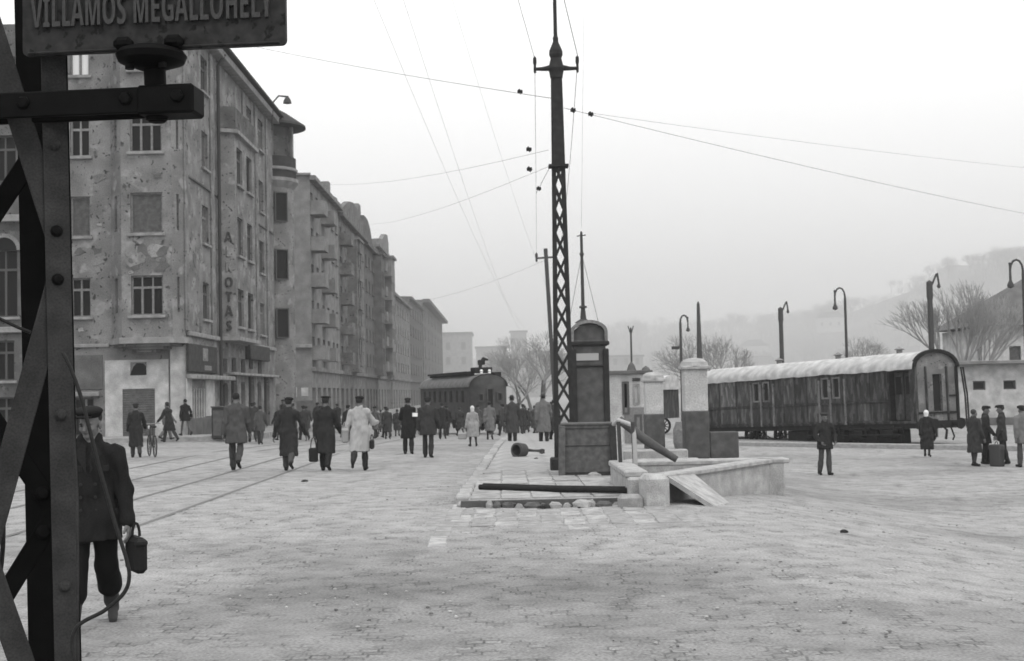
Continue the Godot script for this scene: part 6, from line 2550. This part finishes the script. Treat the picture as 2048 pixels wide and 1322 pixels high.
func people() -> void:
	# the man passing close behind the lattice post
	var m := person("man in dark jacket and flat cap carrying a black bag, close behind the lattice post", Vector3(-3.24, 0.0, -10.55), PI + 0.12, {"h": 1.74, "cell": 0.0095, "coat": 0.011, "hem": 0.68, "flare": 0.03, "trousers": 0.01, "baggy": 1.32, "shoe": 0.05, "hat": "flat_cap", "hatv": 0.012, "arms": [[6, 13, 12], [-8, 12, 20]], "legs": [-12, 17, 22, 4], "wide": 1.1, "look": -14, "nod": -6, "lean": 0.02})
	var b := B.new()
	for s in [-1, 1]:
		b.out([Vector3(s * 0.015, 1.2, -0.137), Vector3(s * 0.1, 1.36, -0.118), Vector3(s * 0.05, 1.44, -0.1), Vector3(s * 0.02, 1.42, -0.115)], Vector3(0, 1.3, 0))
	part("lapels", b, cloth(0.015), m)
	for q in [[0.1, 1.24, 0.11], [-0.1, 1.24, 0.11], [0.14, 0.9, 0.16], [-0.14, 0.9, 0.16]]:
		var fl := B.new()
		fl.box(Vector3(q[0], q[1], -0.128 + absf(q[0]) * 0.18), Vector3(q[2], 0.05, 0.012), 0.004, Basis(Vector3.UP, -q[0] * 2.2))
		part("pocket_flap", fl, cloth(0.015), m)
	for y in [1.12, 1.02, 0.92]:
		for s in [-1, 1]:
			var q := B.new()
			q.lathe([Vector2(0, 0.006), Vector2(0.011, 0.004), Vector2(0.013, 0)], 8, Transform3D(Basis(Vector3.RIGHT, Vector3.FORWARD, Vector3.UP), Vector3(s * 0.055, y, -0.135)))
			part("button", q, M.leather, m)
	handbag("briefcase", "black leather bag in the left hand of the man behind the post", Vector3(-2.86, 0.44, -10.42), Vector3(0.1, 0.27, 0.34), 0.012, 0.5, 0.1)
	# the row walking away up the roadway
	person("tall man in dark grey open jacket walking away, leftmost of the walking row", Vector3(-6.54, 0, -32.7), 0.05, {"h": 1.92, "coat": 0.05, "hem": 0.62, "flare": 0.05, "trousers": 0.05, "legs": [16, -14, 6, 38], "arms": [[-14, 10, 12], [12, 9, 14]], "wide": 1.1, "lean": 0.07, "hair": 0.02})
	person("person in belted black leather coat and beret, arms held out, walking away", Vector3(-5.19, 0, -32.2), 0.0, {"h": 1.76, "coat": 0.02, "hem": 0.36, "flare": 0.035, "belt": true, "rough": 0.5, "trousers": 0.06, "legs": [14, -14, 4, 34], "arms": [[-6, 22, 10], [4, 26, 10]], "hat": "beret", "hatv": 0.012})
	person("man in long black overcoat and peaked cap carrying a bag, walking away", Vector3(-4.27, 0, -31.9), -0.05, {"h": 1.76, "coat": 0.02, "hem": 0.42, "flare": 0.03, "trousers": 0.02, "legs": [12, -14, 4, 22], "arms": [[-2, 9, 6], [16, 14, 24]], "hat": "peaked_cap", "hatv": 0.02, "wide": 1.06})
	handbag("shopping_bag", "black flat shopping bag held by the man in the peaked cap", Vector3(-4.56, 0.22, -31.85), Vector3(0.22, 0.33, 0.08), 0.015, 0.1, 0.24)
	person("person in pale raincoat and dark beret walking away, right arm bent", Vector3(-3.44, 0, -31.6), -0.03, {"h": 1.75, "coat": 0.26, "hem": 0.45, "flare": 0.02, "trousers": 0.03, "legs": [-16, 12, 36, 4], "arms": [[-6, 16, 10], [22, 22, 70]], "hat": "beret", "hatv": 0.015, "wide": 1.12})
	handbag("satchel", "pale soft bag under the left arm of the pale raincoat", Vector3(-3.78, 0.66, -31.6), Vector3(0.16, 0.34, 0.2), 0.2, 0.2, 0.14)
	handbag("handbag", "small dark handbag at the right side of the pale raincoat", Vector3(-3.16, 0.5, -31.65), Vector3(0.1, 0.22, 0.2), 0.02, 0.0, 0.12)
	person("person in black coat with a white armband, walking away", Vector3(-2.92, 0, -40.0), 0.05, {"h": 1.66, "coat": 0.014, "hem": 0.5, "flare": 0.02, "trousers": 0.02, "legs": [5, -6, 4, 12], "arms": [[24, 10, 80], [0, 8, 10]], "hat": "flat_cap", "hatv": 0.02})
	b = B.new()
	b.tube([Vector3(-2.72, 1.1, -40.0), Vector3(-2.715, 1.21, -40.0)], 0.085, 12)
	solo("armband", b, M.porcelain, "white armband on the sleeve of the black coat", "armband")
	person("stout man in dark jacket and cap walking away beside the white armband", Vector3(-2.19, 0, -37.5), -0.1, {"h": 1.68, "coat": 0.03, "hem": 0.66, "flare": 0.03, "trousers": 0.03, "legs": [10, -6, 12, 14], "arms": [[-4, 10, 10], [8, 12, 16]], "hat": "flat_cap", "hatv": 0.02, "wide": 1.16})
	person("dark figure walking just beyond the stout man in the cap", on(-3.05, -64.0), 0.1, {"h": 1.76, "cell": 0.02, "coat": 0.018, "hem": 0.5, "trousers": 0.02, "wide": 1.1})
	person("girl in a pale flared coat carrying a bag, crossing near the railcar", on(-1.15, -45.4), 0.3, {"h": 1.36, "coat": 0.2, "hem": 0.42, "flare": 0.09, "skirt": true, "trousers": 0.04, "legs": [6, -8, 2, 10], "arms": [[-4, 16, 8], [6, 12, 8]], "hat": "headscarf", "hatv": 0.4})
	handbag("basket", "pale bag in the hand of the girl in the flared coat", Vector3(-1.5, 0.22, -45.4), Vector3(0.3, 0.22, 0.16), 0.22, 0.0, 0.16)
	person("man in long dark overcoat and hat, walking away beside the kerb", on(0.19, -48.4), -0.05, {"h": 1.72, "coat": 0.04, "hem": 0.4, "flare": 0.06, "trousers": 0.02, "legs": [8, -10, 4, 16], "hat": "fedora", "hatv": 0.03, "wide": 1.1})
	person("man in long grey overcoat and hat, left of the lattice mast", on(1.28, -47.2), 0.0, {"h": 1.74, "coat": 0.1, "hem": 0.42, "flare": 0.05, "trousers": 0.02, "legs": [4, -8, 4, 14], "hat": "fedora", "hatv": 0.06, "wide": 1.12})
	person("grey figure in dark skirt right behind the girl in the flared coat", on(-0.75, -59.0), 0.0, {"h": 1.7, "cell": 0.02, "coat": 0.1, "hem": 0.4, "flare": 0.03, "trousers": 0.03, "skirt": true})
	person("dark figure half hidden behind the lattice mast", on(1.75, -50.0), 0.2, {"h": 1.62, "cell": 0.02, "coat": 0.03, "hem": 0.45, "trousers": 0.02})
	# by the corner building
	person("person in long dark coat pushing a bicycle towards the corner building", Vector3(-11.42, 0, -41.7), 0.3, {"h": 1.66, "coat": 0.018, "hem": 0.34, "flare": 0.02, "trousers": 0.04, "legs": [6, -10, 6, 18], "arms": [[6, 8, 30], [26, 16, 20]], "hat": "flat_cap", "hatv": 0.02})
	person("dark-coated person leaning forward on the pavement edge behind the bicycle", Vector3(-13.6, 0.05, -54.6), 1.0, {"h": 1.62, "cell": 0.02, "coat": 0.018, "hem": 0.5, "trousers": 0.03, "lean": 0.28, "arms": [[20, 12, 30], [30, 12, 40]]})
	person("woman in short black coat waving an arm on the corner pavement", Vector3(-13.55, 0.22, -57.1), 0.7, {"h": 1.58, "cell": 0.02, "coat": 0.014, "hem": 0.7, "flare": 0.03, "trousers": 0.1, "skirt": true, "arms": [[-20, 18, 12], [14, 30, 20]]})
	person("blurred grey walker just left of the waving woman", Vector3(-14.05, 0.1, -56.0), -0.9, {"h": 1.6, "cell": 0.02, "coat": 0.12, "hem": 0.45, "trousers": 0.12, "flare": 0.02})
	person("small dark figure between the tall man and the belted coat", on(-10.2, -56.0), 0.0, {"h": 1.64, "cell": 0.02, "coat": 0.05, "hem": 0.6, "trousers": 0.04})
	# right side of the square
	person("boy in dark jacket with hands in pockets walking towards us across the square", Vector3(8.45, -0.62, -36.0), PI + 0.2, {"h": 1.66, "coat": 0.02, "hem": 0.74, "flare": 0.02, "trousers": 0.06, "legs": [4, -6, 4, 10], "arms": [[4, 20, 42, 0.5], [4, 20, 42, 0.5]], "hair": 0.03, "wide": 1.08, "hat": "beret", "hatv": 0.03})
	person("woman in black coat and white headscarf before the carriage's end", Vector3(13.6, -0.6, -43.8), -0.5, {"h": 1.5, "coat": 0.018, "hem": 0.28, "flare": 0.07, "trousers": 0.02, "skirt": true, "hat": "headscarf", "hatv": 0.75, "legs": [6, -8, 2, 12]})
	person("woman in long dark coat with bare calves, standing at the right", Vector3(13.3, -0.62, -38.5), -1.2, {"h": 1.62, "coat": 0.03, "hem": 0.42, "flare": 0.06, "trousers": 0.05, "skirt": true, "legs": [2, -4, 0, 4], "arms": [[4, 8, 20], [4, 8, 20]], "hair": 0.05, "wide": 1.12})
	person("man in dark cap beside the standing woman in the long coat", Vector3(13.95, -0.62, -39.4), -2.0, {"h": 1.7, "coat": 0.025, "hem": 0.62, "flare": 0.02, "trousers": 0.02, "legs": [3, -3, 2, 4], "hat": "flat_cap", "hatv": 0.02})
	person("man in dark coat and cap facing left, holding a suitcase", Vector3(14.25, -0.62, -38.9), 1.2, {"h": 1.72, "coat": 0.03, "hem": 0.7, "trousers": 0.025, "legs": [3, -5, 2, 6], "arms": [[6, 10, 18], [4, 8, 10]], "hat": "flat_cap", "hatv": 0.02})
	person("man in grey coat and cap with his back turned, rightmost in the view", Vector3(14.35, -0.62, -37.6), 0.2, {"h": 1.72, "coat": 0.11, "hem": 0.68, "flare": 0.02, "trousers": 0.06, "legs": [3, -3, 2, 4], "hat": "flat_cap", "hatv": 0.03, "wide": 1.14})
	handbag("suitcase", "dark suitcase standing on the ground between the men at the right", Vector3(13.82, -0.62, -38.2), Vector3(0.2, 0.62, 0.4), 0.05, 0.5, 0.08)
	# the distant crowd
	var man := person("small dark distant figure on the roadway in front of the railcar", on(-4.9, -92.0), 0.0, {"h": 1.72, "cell": 0.022, "coat": 0.03, "hem": 0.5, "trousers": 0.03, "hat": "flat_cap"}, "distant crowd on the roadway")
	var woman := person("small distant figure in a pale coat on the roadway before the railcar", on(-4.0, -90.0), PI, {"h": 1.62, "cell": 0.022, "coat": 0.25, "hem": 0.4, "flare": 0.05, "trousers": 0.04, "skirt": true, "hair": 0.04}, "distant crowd on the roadway")
	var spots := [[-10.9, -58, 0.03], [-9.6, -60, 0.05], [-8.0, -69, 0.03], [-7.4, -63, 0.02], [-6.6, -74, 0.06], [-5.4, -72, 0.03], [-10.4, -77, 0.02], [-11.4, -84, 0.05], [-2.6, -75, 0.03], [-1.6, -76, 0.06], [0.6, -70, 0.03], [1.5, -73, 0.05], [2.2, -66, 0.03], [-3.4, -77, 0.02], [-12.1, -60, 0.03], [-9.9, -66, 0.03], [-9.2, -70, 0.05], [-10.6, -63, 0.02], [-8.2, -76, 0.03], [-7.3, -82, 0.06], [-6.4, -79, 0.03], [-5.6, -86, 0.02], [-10.9, -69, 0.06], [-9.7, -84, 0.02], [-8.8, -64, 0.03], [-6.9, -71, 0.08], [-6.0, -68, 0.03], [-4.6, -76, 0.04], [-0.9, -78, 0.03], [0.3, -86, 0.05], [1.1, -83, 0.02], [1.9, -78, 0.03], [2.6, -72, 0.02], [-0.3, -90, 0.05], [1.4, -101, 0.03], [2.2, -96, 0.06], [3.0, -90, 0.03], [-12.2, -74, 0.04], [-12.3, -66, 0.03], [-10.3, -98, 0.03], [-9.6, -103, 0.06], [-9.0, -94, 0.03], [-11.0, -88, 0.02], [-11.2, -80, 0.03], [-10.8, -73, 0.04], [-7.6, -101, 0.03], [-7.0, -97, 0.05], [-5.6, -104, 0.02], [-0.6, -104, 0.02], [0.5, -98, 0.05], [1.5, -92, 0.03], [-0.2, -72, 0.04], [2.4, -84, 0.08], [-8.4, -87, 0.07], [0.9, -75, 0.03]]
	for k in spots.size():
		var s: Array = spots[k]
		var c := copy(man if k % 3 != 2 else woman, on(s[0], s[1]), rng.randf_range(-0.6, 0.6) + (PI if k % 4 == 1 else 0.0), "small blurred distant pedestrian in the hazy crowd along the street")
		(c.get_node("coat") as MeshInstance3D).material_override = cloth(s[2])

# ---------------------------------------------------------------- small things
func small_things() -> void:
	# bicycle
	var t := thing("bicycle", "dark bicycle pushed beside the long dark coat near the corner building", "bicycle", Vector3(-10.98, 0, -41.9), deg_to_rad(24))
	for z in [-0.52, 0.52]:
		var b := B.new()
		var pts := []
		for i in 25:
			var a := TAU * i / 24.0
			pts.append(Vector3(0, 0.34 + sin(a) * 0.32, z + cos(a) * 0.32))
		b.tube(pts, 0.02, 6, false)
		for i in 9:
			var a := PI * i / 9.0
			var d := Vector3(0, sin(a), cos(a)) * 0.31
			b.tube([Vector3(0, 0.34, z) - d, Vector3(0, 0.34, z) + d], 0.003, 3, false)
		part("wheel", b, M.rubber, t)
	var f := B.new()
	for e in [[Vector3(0, 0.34, 0.52), Vector3(0, 0.85, 0.2)], [Vector3(0, 0.85, 0.2), Vector3(0, 0.3, 0.1)], [Vector3(0, 0.3, 0.1), Vector3(0, 0.82, -0.34)], [Vector3(0, 0.85, 0.2), Vector3(0, 0.88, -0.33)], [Vector3(0, 0.34, 0.52), Vector3(0, 0.3, 0.1)], [Vector3(0, 0.34, -0.52), Vector3(0, 1.0, -0.3)]]:
		f.tube(e, 0.017, 6)
	part("frame", f, M.iron_far, t)
	f = B.new()
	f.tube([Vector3(-0.28, 1.02, -0.12), Vector3(-0.2, 1.03, -0.3), Vector3(0, 1.0, -0.31), Vector3(0.2, 1.03, -0.3), Vector3(0.28, 1.02, -0.12)], 0.015, 6)
	part("handlebar", f, M.rail, t)
	f = B.new()
	f.box(Vector3(0, 0.93, 0.24), Vector3(0.18, 0.07, 0.26), 0.03)
	part("saddle", f, M.leather, t)
	f = B.new()
	f.box(Vector3(0, 0.9, -0.42), Vector3(0.1, 0.1, 0.08), 0.02)
	part("lamp", f, M.porcelain, t)
	# cabinet on the pavement edge
	t = thing("switch_cabinet", "dark upright metal cabinet on the pavement edge, left of the tall walking man", "cabinet", Vector3(-12.0, 0.08, -56.5))
	var b := B.new()
	b.box(Vector3(0, 0.65, 0), Vector3(0.55, 1.3, 0.45), 0.03)
	part("case", b, M.column_dark, t)
	b = B.new()
	b.box(Vector3(0, 0.66, 0.228), Vector3(0.42, 1.05, 0.02), 0.005)
	part("door", b, M.column, t)
	b = B.new()
	b.box(Vector3(0, 1.33, 0), Vector3(0.62, 0.06, 0.52), 0.02)
	part("lid", b, M.column, t)
	# two long pipes lying on the island
	for k in 2:
		b = B.new()
		b.tube([Vector3(-0.48 + k * 0.06, 0.16, -23.0 - k * 0.3), Vector3(0.8, 0.165, -22.0 - k * 0.28), Vector3(1.98, 0.19, -21.03 - k * 0.27)], 0.046, 12)
		solo("iron_pipe", b, M.under, ["nearer of two long dark iron pipes lying on the island", "farther of two long dark iron pipes lying on the island"][k], "pipe")
	# broken lamp or insulator drum lying on the island
	t = thing("fallen_lamp", "fallen lamp with round hollow shade and short stem lying on the island", "lamp", Vector3(0.24, 0.07, -34.9), deg_to_rad(-8))
	b = B.new()
	b.lathe([Vector2(0.15, 0), Vector2(0.2, 0.02), Vector2(0.2, 0.1), Vector2(0.17, 0.3), Vector2(0.06, 0.38), Vector2(0.05, 0.36), Vector2(0.13, 0.26), Vector2(0.14, 0.02), Vector2(0.15, 0)], 20, Transform3D(Basis(Vector3(0.83, 0, 0.55), Vector3(0.55, 0, -0.83), Vector3.UP), Vector3(0.0, 0.19, 0.12)))
	part("shade", b, M.iron_far, t)
	b = B.new()
	b.tube([Vector3(0.16, 0.2, -0.12), Vector3(0.42, 0.17, -0.14), Vector3(0.62, 0.16, -0.14)], [0.05, 0.03, 0.035], 8)
	b.lathe([Vector2(0, -0.07), Vector2(0.07, -0.05), Vector2(0.07, 0.05), Vector2(0, 0.07)], 10, Transform3D(Basis.IDENTITY, Vector3(0.64, 0.15, -0.14)))
	part("stem", b, M.iron_far, t)
	# loose stones
	var stones := [[1.1, 0.03, -20.35, 0.3, "pale loose stone before the island's broken edge"], [0.55, 0.02, -20.3, 0.16, "dark broken stone in front of the pipes"], [1.66, 0.1, -26.0, 0.28, "flat stone at the foot of the panelled box"], [-4.2, 0.0, -28.0, 0.14, "small dark stone on the roadway behind the walking row"], [3.05, 0.0, -20.9, 0.2, "dark stone at the foot of the leaning slab"], [4.0, 0.0, -16.2, 0.1, "small dark stone alone on the square, right of the forecourt"], [0.7, 0.1, -33.5, 0.1, "small stone beside the fallen lamp"]]
	for i in stones.size():
		var s: Array = stones[i]
		var q := rock(s[3], s[3] * 0.35, s[3] * 0.7, 50 + i)
		solo("loose_stone", q, [M.slab_b, M.column_dark, M.slab, M.column_dark, M.column_dark, M.column_dark, M.column][i], s[4], "stone", Vector3(s[0], s[1] + s[3] * 0.12, s[2]))
	# clods and grit strewn over the dusty square
	var mm := MultiMesh.new()
	mm.transform_format = MultiMesh.TRANSFORM_3D
	mm.use_colors = true
	var lump_b := rock(1.0, 0.6, 0.8, 77)
	mm.mesh = lump_b.mesh()
	mm.instance_count = 900
	var r2 := RandomNumberGenerator.new()
	r2.seed = 31
	var cl := FastNoiseLite.new()
	cl.seed = 4
	cl.frequency = 0.35
	for i in 900:
		var p := Vector3.ZERO
		for k in 12:
			var Z := -r2.randf_range(8.5, 26.0)
			p = on(-Z * r2.randf_range(-0.3, 0.38), Z)
			if cl.get_noise_2d(p.x, p.z) > 0.12:
				break
		var sz := 0.01 + 0.035 * pow(r2.randf(), 3.0)
		mm.set_instance_transform(i, Transform3D(Basis(Vector3.UP, r2.randf() * TAU).scaled(Vector3(sz, sz * 0.7, sz)), p + Vector3(0, sz * 0.12 + 0.004, 0)))
		var v := r2.randf_range(0.1, 0.4)
		mm.set_instance_color(i, Color(v, v, v))
	var mi := MultiMeshInstance3D.new()
	mi.multimesh = mm
	mi.material_override = vmat(0.95)
	named(mi, "grit", self)
	tag(mi, "small clods and grit strewn over the square in the foreground", "grit", "", "stuff")
